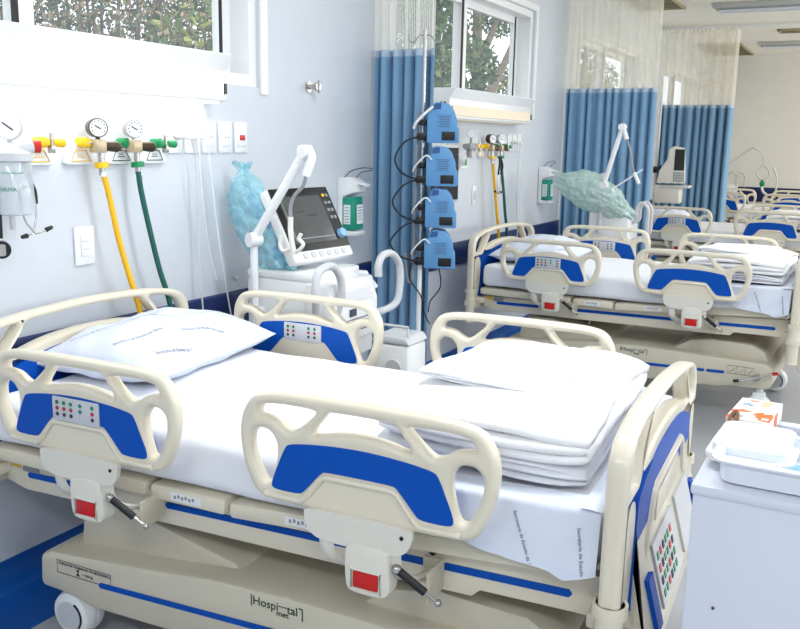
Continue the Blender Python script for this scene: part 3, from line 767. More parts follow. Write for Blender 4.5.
for i in range(3):
    w1 = ('foreground bed', 'second bed', 'third bed')[i]
    o = part('folded_sheet', F1, None, None); onbed(o, i, (1.685, .03, LZ + .012)); tag(o, 'thin white sheet folded under the blanket on the ' + w1, 'sheet', 'thin folded sheets')
    o = part('folded_blanket', F2, None, None); onbed(o, i, (1.68, .035, LZ + .064), R(1.5)); tag(o, 'thick white folded blanket at the foot of the ' + w1, 'blanket', 'thick folded blankets')
    o = part('folded_cloth', F3, None, None); onbed(o, i, (1.635, .10, LZ + .135), R(-3)); tag(o, 'small white folded pillowcase lying on the blanket of the ' + w1, 'pillowcase', 'small folded pillowcases')

# ------------------------------------------------------------------ head wall units
def hwall(dy, idx):
    on = idx == 0
    nm = ('near', 'second')[idx]
    # light trough
    t = thing('wall_lamp', ('glowing white wall light trough under the near window', 'unlit white wall light trough with cream band under the second window')[idx], 'lamp', (0, 2.13 + dy, 1.75))
    a = .72
    f = MB(); f.prism([(.002, -.09), (.11, -.09), (.115, -.08), (.112, .03), (.15, .088), (.145, .094), (.002, .094)], -a, a, bev=.002); part('housing', f, ['white_plastic'], t)
    f = MB(); f.prism([(.108, -.075), (.122, -.070), (.122, -.012), (.110, -.006)], -a + .03, a - .03); part('diffuser', f, ['lamp_diffuser' if on else 'lamp_diffuser_dim'], t, 'lit front diffuser' if on else None)
    f = MB(); f.b2((.01, -a + .02, -.096), (.09, a - .02, -.089)); part('lower_diffuser', f, ['lamp_diffuser' if on else 'lamp_diffuser_dim'], t)
    f = MB()
    for s in (-1, 1):
        for xx in (.05, .075): f.b2((xx, s * (a + .001) - .001, -.05), (xx + .013, s * (a + .001) + .001, .01))
        f.b2((.116, s * (a - .015) - .006, -.06), (.125, s * (a - .015) + .006, -.02)); 
    part('end_slots', f, ['black'], t)
    if on: area('wall_lamp_light', (.06, 2.13 + dy, 1.655), (0, R(-12), 0), .07, 1.35, 4, (1, .98, .93))
    c = MB(); c.tube([(.118, 2.67 + dy, 1.66), (.10, 2.70 + dy, 1.35), (.06, 2.78 + dy, 1.1), (.05, 2.84 + dy, .93)], .0028, 6)
    single('pull_cord', c, ['white_plastic'], 'white lamp pull cord hanging from the %s wall light' % nm, 'cord', group='lamp pull cords')
    # back plates for gas outlets
    outs = [(2.00, 'yellow', 1), (2.175, 'yellow', 0), (2.36, 'green', 0), (2.53, 'green', 1)]
    for k, (y, col, free) in enumerate(outs):
        g = thing('gas_outlet', ('yellow gas outlet with flow valve left of the yellow hose', 'yellow gas outlet feeding the yellow hose regulator', 'green gas outlet feeding the green hose regulator', 'green gas outlet with flow valve right of the green hose')[k] + ('', ' on the second bay wall')[idx], 'gas outlet', (0, y + dy, 1.448), group='wall gas outlets')
        q = MB(); q.mi(0)
        pl_ = chaikin([(-.058, -.03), (.058, -.03), (.066, -.022), (.03, .045), (-.03, .045), (-.066, -.022)], 2)
        M = Matrix.Translation((0, 0, 0)) @ Matrix.Rotation(-PI / 2, 4, 'Z')
        q.prism([(a_, b_) for a_, b_ in pl_], .001, .022, Matrix.Rotation(-PI / 2, 4, 'Z'), bev=.004)
        q.v = [(abs(x_), y_, z_) for x_, y_, z_ in q.v]
        part('cover', q, ['white_plastic'], g)
        q = MB(); tr = [(-.042, -.018), (.042, -.018), (.024, .018), (-.024, .018)]
        q.tube([(.0235, a_, b_) for a_, b_ in tr], .002, 5, smooth=False, closed=True); q.box((.0235, 0, -.004), (.001, .035, .003)); q.box((.0235, 0, .004), (.001, .025, .002))
        part('label', q, ['yellow' if col == 'yellow' else 'dark_green'], g)
        q = MB(); q.mi(0).cyl((.015, 0, .045), (.055, 0, .045), .018); q.box((.055, 0, .045), (.02, .03, .024), bev=.005)
        if free:
            q.mi(1).cyl((.055, .028, .03), (.055, .028, .075), .008); q.mi(0).cyl((.055, .03, .045), (.055, .075, .043), .013, .015, 14)
            q.mi(1).box((.055, .026, .025), (.022, .016, .03), bev=.003)
            q.mi(2).tube([(.05, .02, .07), (.045, .0, .16)], .0018, 5)
        else: q.mi(1).cyl((.055, 0, .045), (.062, .03, .045), .010)
        part('valve', q, [col, 'steel', 'white_plastic'], g)
    for k, (y, col, hp) in enumerate(((2.275, 'yellow', [(2.29, 1.40, .075), (2.305, 1.33, .08), (2.33, 1.18, .09), (2.37, 1.05, .09), (2.42, .90, .09), (2.46, .74, .07)]), (2.445, 'green', [(2.455, 1.41, .075), (2.46, 1.34, .08), (2.49, 1.18, .09), (2.53, 1.04, .09), (2.58, .90, .09), (2.62, .74, .07)]))):
        g = thing('gas_regulator', ('brass regulator with round gauge above the yellow hose', 'brass regulator with round gauge above the green hose')[k] + ('', ' in the second bay')[idx], 'regulator', (.06, y + dy - .065, 1.482), group='gas regulators with gauges')
        q = MB(); q.box((0.01, .0, .0), (.04, .045, .045), bev=.004); part('block', q, ['brass'], g)
        q = MB(); q.cyl((.01, .02, .0), (.022, .075, -.002), .016, .019); q.cyl((.022, .075, -.002), (.026, .085, -.002), .013); part('knob', q, ['dark_brass'], g)
        q = MB(); d = Vector((.88, -.47, 0)).normalized(); cc = Vector((.01, 0, .062))
        q.mi(0).cyl(cc - d * .030, cc + d * .013, .033, seg=26); q.mi(1).cyl(cc + d * .013, cc + d * .0145, .029, seg=26)
        e = Vector((-d.y, d.x, 0)); q.mi(2).tube([cc + d * .017 - e * .012 + Vector((0, 0, .008)), cc + d * .017 + e * .008 + Vector((0, 0, -.004))], .002, 4)
        for a_ in range(-120, 150, 30): q.box(cc + d * .016 + e * .023 * math.sin(R(a_)) + Vector((0, 0, .023 * math.cos(R(a_)))), (.003, .003, .004))
        q.mi(0).cyl((.01, 0, .02), (.01, 0, .045), .008)
        part('gauge', q, ['dark_brass' if k == 0 else 'steel', 'gauge_face', 'ink'], g)
        q = MB(); q.mi(0).cyl((.01, .01, -.02), (.012, .012, -.10), .011); q.mi(1).cyl((.01, .011, -.055), (.012, .012, -.075), .024); q.mi(2).cyl((.012, .013, -.09), (.014, .014, -.105), .012)
        part('hose_coupling', q, ['steel', col, 'white_plastic'], g)
        q = MB(); q.tube([(x_, yy + dy - .065, z_ - .018) for yy, z_, x_ in hp], .0105, 12)
        single('gas_hose', q, [('yellow_hose', 'green_hose')[k]], ('yellow', 'dark green')[k] + ' gas hose hanging down the wall of the %s bay' % nm, 'hose', group='gas hoses')
    # sockets
    n = 5 if idx == 0 else 3
    for k in range(n):
        y = 2.655 + k * .104 + dy + (0 if idx == 0 else .06)
        q = MB(); q.box((.005, 0, 0), (.01, .086, .13), bev=.003); q.box((.012, 0, 0), (.006, .05, .075), bev=.002)
        red = k == n - 1
        lb = ('with the beige plug, left end of the row', 'with the white plug, second in the row', 'middle empty one of the row', 'empty one beside the red switch') if idx == 0 else ('left one of the second bay', 'with a plug in the second bay', 'right end one of the second bay')
        o = single('wall_socket', q, ['white_plastic'], 'white wall socket plate ' + (lb[k] if k < len(lb) else 'with a red switch, right end of the row'), 'socket', (0, y, 1.52), group='wall socket plates')
        q = MB()
        if red and idx == 0: q.mi(1).box((.016, 0, .0), (.006, .032, .022), bev=.002)
        else:
            for s in (-.009, .009): q.mi(0).cyl((.014, s, 0), (.0158, s, 0), .003, seg=8)
        part('switch' if red and idx == 0 else 'holes', q, ['ink', 'red'], o)
    for k, (y, tail, mt) in enumerate(((2.66, [(.06, 2.70, 1.50), (.05, 2.73, 1.40), (.05, 2.735, 1.1), (.05, 2.745, .88), (.05, 2.76, .72)], 'tube_grey'), (2.76, [(.06, 2.79, 1.50), (.05, 2.82, 1.38), (.05, 2.85, 1.15), (.05, 2.90, .9), (.05, 2.94, .72)], 'white_plastic'))):
        if idx == 1: tail = [(x_, y_ + .07 + (.03 * math.sin(z_ * 9) if k == 0 else 0), z_) for x_, y_, z_ in tail]; y += .07
        g = thing('mains_cable', ('beige', 'white')[k] + ' power cord plugged into the %s bay wall sockets' % nm, 'cord', (0, dy, 0), group='power cords')
        q = MB(); q.cyl((.016, y, 1.52), (.045, y + .005, 1.522), .014, .011); q.cyl((.045, y + .005, 1.522), (.062, y + .025, 1.51), .01, .005); part('plug', q, [('tube_grey', 'white_plastic')[k]], g)
        q = MB(); q.tube([(.058, y + .02, 1.512)] + tail, .0034, 7); part('cable', q, [mt], g)
hwall(0, 0); hwall(3.55, 1)
q = MB(); q.box((.005, 0, 0), (.01, .088, .135), bev=.003)
o = single('light_switch', q, ['white_plastic'], 'white three-gang switch plate low on the near wall', 'switch', (0, 2.185, 1.135))
q = MB(); 
for z in (-.026, 0, .026): q.box((.012, 0, z), (.006, .04, .023), bev=.002)
part('rocker', q, ['white_matt'], o)
q = MB(); q.box((.005, 0, 0), (.01, .06, .13), bev=.003)
o = single('light_switch', q, ['white_plastic'], 'narrow white switch plate below the gas outlets of the second bay', 'switch', (0, 5.63, 1.16))
q = MB(); q.box((.012, 0, 0), (.006, .03, .06), bev=.002); part('rocker', q, ['lightgrey'], o)
# vacuum flask
t = thing('suction_flask', 'clear suction jar with gauge and red knob on the near wall at the left edge', 'suction flask', (.08, 1.85, 1.315))
q = MB(); q.lathe([(.05, -.045), (.062, -.04), (.064, -.02), (.060, .03), (.058, .11), (.05, .125)], None, 28); part('jar', q, ['jar'], t, ang=60)
q = MB(); q.lathe([(.056, .118), (.062, .122), (.062, .145), (.03, .158), (.02, .175)], None, 28); q.cyl((0, 0, .15), (.02, .065, .165), .018, .02); part('lid', q, ['lightgrey'], t)
q = MB(); q.cyl((.02, .065, .165), (.03, .085, .165), .02); part('knob', q, ['red'], t, 'red knob')
q = MB(); d = Vector((.62, -.78, 0)).normalized(); cc = Vector((.0, 0, .225)); q.mi(0).cyl(cc - d * .015, cc + d * .014, .041, seg=28); q.cyl((0, 0, .17), (0, 0, .19), .009); q.mi(1).cyl(cc + d * .014, cc + d * .0155, .037, seg=28); e = Vector((-d.y, d.x, 0))
q.mi(2).tube([cc + d * .017 - e * .016 + Vector((0, 0, .012)), cc + d * .017 + e * .014 + Vector((0, 0, -.01))], .0025, 4); part('gauge', q, ['lightgrey', 'gauge_face', 'ink'], t)
q = MB(); nn = Vector((.62, -.78, 0)).normalized(); uu = Vector((.78, .62, 0)).normalized()
v_, f_ = text_mesh('FIRMA', .018, .0005, 'CENTER')
def bend(p): 
    a = math.atan2(nn.y, nn.x) + p.x / .062; return Vector((.0625 * math.cos(a), .0625 * math.sin(a), .03 + p.y + p.z * 0))
q.add([bend(p) for p in v_], f_)
for zz in (.085,): q.add([bend(Vector((k * .01 - .05, zz - .03, 0))) for k in range(11)] + [bend(Vector((k * .01 - .05, zz - .028, 0))) for k in range(11)], [(k, k + 1, k + 12, k + 11) for k in range(10)])
part('lettering', q, ['teal_label'], t, recalc=False)
q = MB(); q.tube([(.01, -.02, -.04), (0, -.01, -.09)], .009, 8); part('outlet', q, ['lightgrey'], t)
# stethoscope
t = thing('stethoscope', 'black stethoscope hanging from the suction flask', 'stethoscope', (.05, 1.97, 1.40))
q = MB(); q.tube([(.03, -.085, .05), (.03, -.075, .025), (.03, -.055, -.03), (.03, -.042, -.06), (.03, -.04, -.10)], .0075, 8); q.tube([(.03, -.045, -.055), (.03, -.075, -.045), (.03, -.098, -.06), (.03, -.097, -.085)], .006, 8); q.tube([(.0, -.15, .03), (.03, -.175, -.05), (.03, -.178, -.20)], .0075, 8); part('tubing', q, ['black_rubber'], t)
q = MB(); q.tube([(.03, -.04, -.10), (.03, -.042, -.15), (.03, -.052, -.195), (.03, .0, -.186)], .003, 6); q.tube([(.03, -.097, -.085), (.03, -.085, -.15), (.03, -.055, -.192), (.03, -.085, -.20)], .003, 6); part('ear_tubes', q, ['steel'], t)
q = MB(); q.cyl((.03, -.005, -.187), (.03, .018, -.18), .008, .006); part('ear_tip', q, ['black_rubber'], t)
q = MB(); q.cyl((.03, -.08, -.20), (.03, -.10, -.203), .008, .006); part('ear_tip', q, ['black_rubber'], t)
q = MB(); q.mi(0).cyl((.02, -.168, -.235), (.042, -.185, -.235), .027); q.mi(1).cyl((.042, -.185, -.235), (.044, -.186, -.235), .019); part('chest_piece', q, ['black', 'steel'], t)
# knob hook on wall
t = thing('wall_hook', 'small chrome wall outlet knob high between the near window and the curtain', 'knob', (0, 3.60, 1.765))
q = MB(); q.cyl((0, 0, 0), (.008, 0, 0), .026); q.cyl((.008, 0, 0), (.05, 0, 0), .012); part('stem', q, ['steel'], t)
q = MB(); q.cyl((.045, 0, 0), (.06, 0, 0), .02, .022, 12); q.box((.06, 0, 0), (.012, .01, .06), bev=.003); part('handle', q, ['steel'], t)
q = MB(); q.ball((.006, 0, 0), .009, (.7, 1, 1), 10); single('wall_stud', q, ['white_plastic'], 'tiny white stud on the wall just above the blue rail', 'stud', (0, 3.03, .91))
# dispensers
for idx, (y, t_) in enumerate(((3.92, 'white gel dispenser with green pouch on the wall beside the ventilator screen'), (7.02, 'white gel dispenser with green pouch beside the middle blue curtain'))):
    g = thing('gel_dispenser', t_, 'dispenser', (0, y, 1.03), group='wall gel dispensers')
    q = MB(); q.prism([(.002, .0), (.10, .0), (.105, .02), (.03, .03), (.03, .20), (.105, .225), (.10, .275), (.06, .30), (.002, .30)], -.062, .062, bev=.005); part('bracket', q, ['white_plastic'], g)
    q = MB(); q.mi(0).prism([(.03, .035), (.095, .03), (.088, .20), (.03, .195)], -.055, .055, bev=.006)
    q.mi(1).box((.0985, 0.01, .11), (.002, .06, .10), rot=(0, -.03, 0)); q.box((.06, -.0557, .11), (.04, .002, .10)); q.mi(2)
    for k in range(6): q.box((.1, .01, .07 + k * .015), (.001, .04, .003)); q.box((.06, -.057, .07 + k * .015), (.03, .001, .003))
    part('pouch', q, ['teal_label', 'white_plastic', 'teal_label'], g, 'green gel pouch')
    q = MB(); q.tube([(.10, .0, .27), (.15, .0, .262)], .016, 10, flat=(.5, 1.6)); part('lever', q, ['white_plastic'], g)
    q = MB(); q.tube([(.04, -.05, .30), (.05, .0, .33), (.06, .1, .345), (.05, .22, .34)], .0025, 5); q.tube([(.08, .0, .30), (.08, .06, .325), (.06, .2, .33)], .0025, 5); part('wire_loop', q, ['ink'], g)

# ------------------------------------------------------------------ curtains
def curtain(name, label, x0, x1, y, ztop, zmid, zbot, folds, amp, seed, mesh_mat, dx=None, yend=0):
    t = thing(name, label, 'curtain', (x0, y, 0))
    L = x1 - x0; rnd = random.Random(seed)
    ph = [rnd.uniform(-.6, .6) for _ in range(folds * 2 + 3)]; am = [rnd.uniform(.55, 1.25) for _ in range(folds * 2 + 3)]
    def pos(u, z, rel):
        k = u * folds; i = int(k); fr = k - i
        p = k + (ph[i] * (1 - fr) + ph[i + 1] * fr) * .45
        a = am[i] * (1 - fr) + am[i + 1] * fr
        g = .85 + .15 * rel
        s_ = math.sin(2 * PI * p); s_ = math.copysign(abs(s_) ** .8, s_)
        return Vector((u * L + .25 * amp * a * math.cos(2 * PI * p) * (.6 + .4 * rel), s_ * amp * a * g + yend * u + .01 * nz3((u * 6, z * 1.2, seed), 1), z))
    nu = folds * 14
    def build(z0, z1, nv, nm, mats, uv=True, thick=0):
        me = bpy.data.meshes.new(nm); vs = []; fs = []; uvs = []
        for j in range(nv + 1):
            z = z0 + (z1 - z0) * j / nv
            for i in range(nu + 1): vs.append(pos(i / nu, z, 1 - (z - zbot) / (ztop - zbot)))
        for j in range(nv):
            for i in range(nu):
                a = j * (nu + 1) + i; fs.append((a, a + 1, a + nu + 2, a + nu + 1))
        me.from_pydata(vs, [], fs); ul = me.uv_layers.new(name='UVMap')
        for p in me.polygons:
            for li in p.loop_indices:
                vi = me.loops[li].vertex_index; i, j = vi % (nu + 1), vi // (nu + 1)
                ul.data[li].uv = (i / nu * L * 2.2, (z0 + (z1 - z0) * j / nv))
        me.materials.append(MATS[mats]); me.polygons.foreach_set('use_smooth', [True] * len(fs))
        return part(nm, me, None, t)
    build(zbot, zmid, 24, 'cloth', 'curtain'); build(zmid, zmid + .035, 1, 'heading_band', 'curtain_band'); build(zmid + .035, ztop, 10, 'mesh_panel', mesh_mat)
    h = MB()
    for k in range(folds * 2 + 1):
        p = pos(min(1, k / (folds * 2)), ztop, 0); h.tube([(p.x, p.y * .3, ztop + .03), (p.x, p.y * .6, ztop + .012), (p.x, p.y, ztop - .008)], .0025, 5, n=3)
    part('hooks', h, ['steel'], t)
    return t
c1 = curtain('privacy_curtain', 'pale blue curtain with mesh top gathered at the wall behind the pump pole', .02, .385, 4.22, CZ - .06, 1.955, .22, 5, .05, 3, 'mesh')
c2 = curtain('privacy_curtain', 'wide blue pleated curtain with mesh top between second and third beds', .03, .795, 7.5, CZ - .06, 1.95, .25, 10, .035, 8, 'mesh_far')
c3 = curtain('privacy_curtain', 'farthest blue pleated curtain with mesh top behind the white monitor', .08, .905, 11.0, CZ - .06, 1.965, .25, 9, .06, 14, 'mesh_far')
for k, y in enumerate((4.22, 7.5, 11.0)):
    q = MB(); q.box((1.45, y, CZ - .022), (2.9, .028, .02), bev=.003)
    for xx in (.3, 1.3, 2.4): q.cyl((xx, y, CZ - .015), (xx, y, CZ), .008, seg=10)
    single('curtain_track', q, ['white_plastic'], ('white ceiling track of the curtain at the pump pole', 'white ceiling track of the wide middle curtain', 'white ceiling track of the farthest curtain')[k], 'curtain track', group='curtain tracks')

# ------------------------------------------------------------------ ventilator (near): faces +x
def bag_mesh(L_, r0, seed, prof):
    """crumpled plastic cover along local z"""
    mb = MB(); n = 60; sg = 64; vs = []; fs = []
    for i in range(n + 1):
        t = i / n; x_, r_, z_, ry = prof(t)
        for k in range(sg):
            a = 2 * PI * k / sg; c_, s_ = math.cos(a), math.sin(a)
            rr = r_ * (1 + .16 * noise.noise(Vector((c_ * 1.6 + seed, s_ * 1.6, t * 5))) + .26 * (.5 - abs(noise.noise(Vector((c_ * 2.2, s_ * 2.2 + seed, t * 6))))) - .10 + .10 * (.5 - abs(noise.noise(Vector((c_ * 6, s_ * 6 + seed, t * 16))))))
            vs.append(Vector((x_ + rr * c_, rr / r_ * ry * s_, z_ + .012 * noise.noise(Vector((c_ * 2, s_ * 2, t * 4 + seed))))))
    for i in range(n):
        for k in range(sg):
            l = (k + 1) % sg; fs.append((i * sg + k, i * sg + l, (i + 1) * sg + l, (i + 1) * sg + k))
    fs.append(tuple(range(sg))); fs.append(tuple(n * sg + k for k in range(sg)))
    mb.add(vs, fs); return mb
v1 = thing('ventilator', 'white lung ventilator with tilted touch screen and long arm beside the foreground bed', 'ventilator', (.32, 3.06, 0))
q = MB(); q.b2((-.15, -.17, .62), (.27, .17, .955), bev=.015); q.prism([(.15, .95), (.25, .95), (.285, .86), (.285, .70), (.15, .70)], -.18, .18, bev=.01)
q.prism([(-.15, .95), (.18, .95), (.18, .985), (-.15, .985)], -.17, .20, bev=.01); part('body', q, ['white_plastic'], v1)
q = MB(); q.mi(0).prism([(.235, .953), (.252, .953), (.288, .862), (.27, .862)], -.15, .14); q.mi(1).box((.288, -.03, .82), (.004, .05, .03)); q.mi(2)
q.cyl((.285, .10, .83), (.31, .10, .83), .022, .018)
for z in (.79, .74): q.mi(1).box((.2865, 0, z), (.002, .32, .003))
part('front_panel', q, ['lightgrey', 'ink', 'white_plastic'], v1)
q = MB(); q.cyl((.12, .19, .93), (.17, .27, .92), .03); q.cyl((.17, .27, .92), (.20, .30, .87), .018); part('outlet_port', q, ['white_plastic'], v1)
q = MB(); q.b2((-.14, -.12, .18), (.14, .12, .63), bev=.02); part('column', q, ['white_matt'], v1)
q = MB(); q.b2((-.24, -.2, .10), (.26, .2, .18), bev=.03); part('base', q, ['white_plastic'], v1)
for sx in (-.2, .22):
    for sy in (-.16, .16):
        q = MB(); q.cyl((sx, sy - .015, .045), (sx, sy + .015, .045), .045); q.cyl((sx, sy, .05), (sx, sy, .11), .012); part('castor', q, ['grey_plastic'], v1)
# screen
az, ti = R(83.4), R(29.8)
A_ = Vector((math.cos(az), math.sin(az), 0)); nh = Vector((math.sin(az), -math.cos(az), 0)); B_ = Vector((0, 0, 1)) * math.cos(ti) - nh * math.sin(ti); N_ = A_.cross(B_)
if N_.dot(nh) < 0: N_ = -N_
cen = Vector((.344 - .32, 3.097 - 3.06, 1.186))
SM = Matrix(((A_.x, -N_.x, B_.x, cen.x), (A_.y, -N_.y, B_.y, cen.y), (A_.z, -N_.z, B_.z, cen.z), (0, 0, 0, 1)))   # local x=A, -y = towards viewer, z=B
def M_(mb): mb.v = [tuple(SM @ Vector(v)) for v in mb.v]; return mb
q = MB(); q.box((0, .02, -.02), (.385, .05, .335), bev=.012); q.mi(0); part('monitor_housing', M_(q), ['white_plastic'], v1)
q = MB(); q.box((0, -.007, .0), (.368, .01, .285), bev=.008); part('bezel', M_(q), ['black'], v1)
q = MB(); q.mi(0).box((-.025, -.013, -.005), (.265, .003, .215)); q.mi(1)
for i in range(2): q.box((-.06 + i * .07, -.0152, .03 - i * .02), (.06, .001, .003))
q.mi(2).box((-.145, -.0152, .0), (.004, .001, .20)); q.box((-.02, -.0152, -.09), (.25, .001, .004)); part('screen', M_(q), ['screen', 'dark_screen', 'grey_plastic'], v1)
q = MB()
for i in range(4):
    for j in range(2): q.mi(0 if (i, j) == (0, 0) else 1).box((.135 + j * .024, -.013, .10 - i * .035), (.016, .004, .014), bev=.002)
part('buttons', M_(q), ['yellow', 'grey_plastic'], v1)
q = MB(); q.cyl((.15, -.01, -.085), (.15, -.03, -.085), .023, .02); part('dial', M_(q), ['knob_blue'], v1, 'pale blue dial')
for i in range(6):
    q = MB(); q.cyl((-.12 + i * .05, -.004, -.163), (-.12 + i * .05, -.010, -.163), .014); part('soft_key', M_(q), ['lightgrey'], v1)
q = MB(); q.tube([(0, .03, .955), (.0, .03, 1.06)], .035, 14); part('neck', q, ['white_plastic'], v1)
def rel(v): return (v[0] - .32, v[1] - 3.06, v[2])
q = MB(); q.tube([rel(p) for p in ((.58, 2.90, .80), (.60, 2.78, .82), (.62, 2.735, .90), (.62, 2.735, .99), (.62, 2.77, 1.03), (.62, 2.85, 1.035), (.62, 2.91, .98), (.615, 2.925, .90), (.59, 2.925, .82))], .0165, 12); part('handle', q, ['lightgrey'], v1)
q = MB(); q.tube([rel(p) for p in ((.62, 3.215, .95), (.62, 3.215, 1.0), (.62, 3.25, 1.035), (.62, 3.33, 1.035), (.62, 3.40, .98), (.62, 3.41, .88), (.61, 3.38, .80), (.56, 3.25, .775), (.45, 3.22, .77))], .0165, 12); part('handle', q, ['lightgrey'], v1)
# support arm
AY = 2.862
q = MB(); q.cyl(rel((.232, AY, .66)), rel((.232, AY, 1.10)), .016); q.box(rel((.235, AY + .015, .80)), (.05, .05, .06), bev=.01); part('arm_post', q, ['white_plastic'], v1)
q = MB(); q.cyl(rel((.226, AY - .028, 1.112)), rel((.244, AY + .022, 1.112)), .03); part('arm_joint', q, ['white_plastic'], v1)
q = MB(); q.tube([rel((.238, AY, 1.12)), rel((.475, AY, 1.46))], .019, 12, flat=(1, .8)); part('arm_boom', q, ['white_plastic'], v1)
q = MB(); q.cyl(rel((.478, AY - .022, 1.472)), rel((.494, AY + .02, 1.472)), .026); q.tube([rel((.495, AY, 1.475)), rel((.515, AY, 1.45)), rel((.49, AY, 1.38))], .018, 12); part('arm_joint', q, ['white_plastic'], v1)
q = MB(); q.tube([rel(p) for p in ((.49, AY, 1.385), (.475, AY, 1.34), (.435, AY, 1.30), (.415, AY, 1.255), (.415, AY, 1.20))], .0075, 10); part('gooseneck', q, ['grey_plastic'], v1)
q = MB(); q.tube([rel((.415, AY, 1.215)), rel((.415, AY, 1.15)), rel((.432, AY, 1.065))], .011, 8)
q.tube([rel(p) for p in ((.415, AY, 1.09), (.38, AY, 1.075), (.362, AY, 1.10), (.368, AY, 1.135))], .008, 8); q.tube([rel(p) for p in ((.425, AY, 1.07), (.455, AY, 1.085), (.475, AY, 1.11), (.455, AY, 1.13), (.465, AY, 1.15))], .008, 8)
part('tube_holder', q, ['hook_cream'], v1)
# teal bag standing on the machine
BP = [(.990, .20, .37), (1.03, .135, .36), (1.17, .055, .29), (1.28, .03, .235), (1.345, .06, .185), (1.375, .085, .145), (1.39, .088, .135), (1.42, .06, .15)]
def bp(t):
    z_ = .990 + .43 * t
    for a, b in zip(BP, BP[1:]):
        if z_ <= b[0] + 1e-6:
            k = (z_ - a[0]) / (b[0] - a[0]); l_ = a[1] + (b[1] - a[1]) * k; r_ = a[2] + (b[2] - a[2]) * k; break
    return ((l_ + r_) / 2 - .27, (r_ - l_) / 2, z_ - .988, max(.02, min(.055, (r_ - l_) * .4)))
q = bag_mesh(.4, .1, 2, bp); bg = single('plastic_bag', q, ['teal_bag'], 'crumpled turquoise plastic bag standing behind the near ventilator arm', 'bag', (.27, 2.955, .988), 0, ang=180)
q = MB()
q.tube([(.02, .0, .03), (.03, .01, .12), (-.06, 0, .22), (-.11, .0, .30)], .028, 10); q.box((.03, 0, .05), (.09, .05, .06), rot=(0, .5, .1), bev=.02); part('wrapped_tube', q, ['knob_blue'], bg)
# small white unit by the curtain foot
v = thing('suction_pump', 'small white machine with blue trim on the floor stand beside the ventilator', 'machine', (.80, 3.08, 0))
q = MB(); q.b2((-.085, -.085, .42), (.085, .085, .72), bev=.02); part('body', q, ['white_plastic'], v)
q = MB(); q.prism([(-.09, .72), (.09, .72), (.07, .75), (-.07, .75)], -.085, .085, bev=.008); q.tube([(-.07, -.06, .74), (-.07, -.06, .79), (.07, -.06, .79), (.07, -.06, .74)], .006, 8, smooth=False); part('lid', q, ['lightgrey'], v)
q = MB(); q.cyl((.02, -.084, .62), (.02, -.09, .62), .04, .036, 24); part('dial', q, ['lightgrey'], v)
q = MB(); q.b2((-.087, -.087, .44), (.087, .087, .50)); part('trim_strip', q, ['bed_blue'], v, 'blue trim strip')
q = MB(); q.cyl((0, 0, .06), (0, 0, .43), .025); part('stand', q, ['steel'], v)
q = MB()
for a in range(5):
    c_, s_ = math.cos(a * 2 * PI / 5), math.sin(a * 2 * PI / 5); q.tube([(0, 0, .085), (.16 * c_, .16 * s_, .06)], .014, 8); q.cyl((.16 * c_, .16 * s_ - .01, .025), (.16 * c_, .16 * s_ + .01, .025), .025)
part('wheelbase', q, ['grey_plastic'], v)

# ------------------------------------------------------------------ pump pole
px_, py_ = .42, 4.0
v = thing('drip_stand', 'tall steel drip stand with double hook in front of the gathered curtain', 'stand', (px_, py_, 0))
q = MB(); q.cyl((0, 0, .06), (0, 0, .9), .0125); part('lower_pole', q, ['white_plastic'], v)
q = MB(); q.cyl((0, 0, .9), (0, 0, 2.06), .0085); part('upper_pole', q, ['steel'], v)
q = MB()
for s in (-1, 1): q.tube([(0, 0, 2.03), (s * .025, s * .01, 2.03), (s * .05, s * .02, 2.0), (s * .07, s * .03, 2.005), (s * .075, s * .033, 2.04)], .0035, 8)
part('hook', q, ['steel'], v)
q = MB()
for a in range(5):
    c_, s_ = math.cos(a * 2 * PI / 5 + .3), math.sin(a * 2 * PI / 5 + .3); q.tube([(0, 0, .09), (.26 * c_, .26 * s_, .055)], .014, 8); q.cyl((.26 * c_, .26 * s_ - .012, .025), (.26 * c_, .26 * s_ + .012, .025), .025)
q.cyl((0, 0, .06), (0, 0, .12), .03); part('wheelbase', q, ['grey_plastic'], v)
q = MB(); q.box((-.03, -.004, 1.30), (.010, .02, .72), bev=.003)
q.tube([(-.07, -.02, .95), (-.07, -.02, .88), (-.05, -.02, .80), (-.03, -.02, .83), (-.035, -.02, .95)], .006, 8)
part('pump_rack', q, ['grey_plastic'], v)
U_ = Vector((.905, .425, 0)).normalized(); NN = Vector((.425, -.905, 0)).normalized()
def pump(i, zb):
    order = ('top', 'second from the top', 'third from the top', 'bottom')[i]
    p = thing('infusion_pump', 'blue infusion pump clamped on the drip stand, ' + order, 'pump', (px_, py_ , zb), math.atan2(U_.y, U_.x), 'blue infusion pumps on the drip stand')
    # local x along U, -y toward the viewer
    q = MB(); out = [(.022, .0), (.178, .0), (.182, .01), (.18, .075), (.172, .082), (.168, .12), (.150, .165), (.125, .192), (.07, .198), (.052, .190), (.045, .165), (.04, .15), (.022, .145)]
    q.prism(out, -.075, .065, bev=.006); part('casing', q, ['pump_blue'], p)
    q = MB(); q.prism([(.05, .160), (.058, .19), (.09, .192), (.088, .165)], -.0765, -.07); part('recess', q, ['pump_dark'], p)
    q = MB(); q.box((.128, -.077, .035), (.066, .008, .042), bev=.018, seg=4); part('grip', q, ['black'], p)
    q = MB(); q.mi(0).box((.105, -.0757, .105), (.076, .002, .066)); q.mi(1)
    for k in range(7): q.box((.103 + (k % 3) * .002, -.0773, .131 - k * .0085), (.062 - (k % 3) * .006, .001, .0022))
    part('data_label', q, ['pump_blue', 'ink'], p)
    q = MB(); q.box((0, -.01, .03), (.05, .07, .035), bev=.006); q.box((.0, -.02, .10), (.04, .05, .03), bev=.006); q.cyl((-.03, -.03, .03), (.0, -.03, .03), .014); part('clamp', q, ['black'], p)
    return p
PZ = [1.512, 1.300, 1.092, .884]
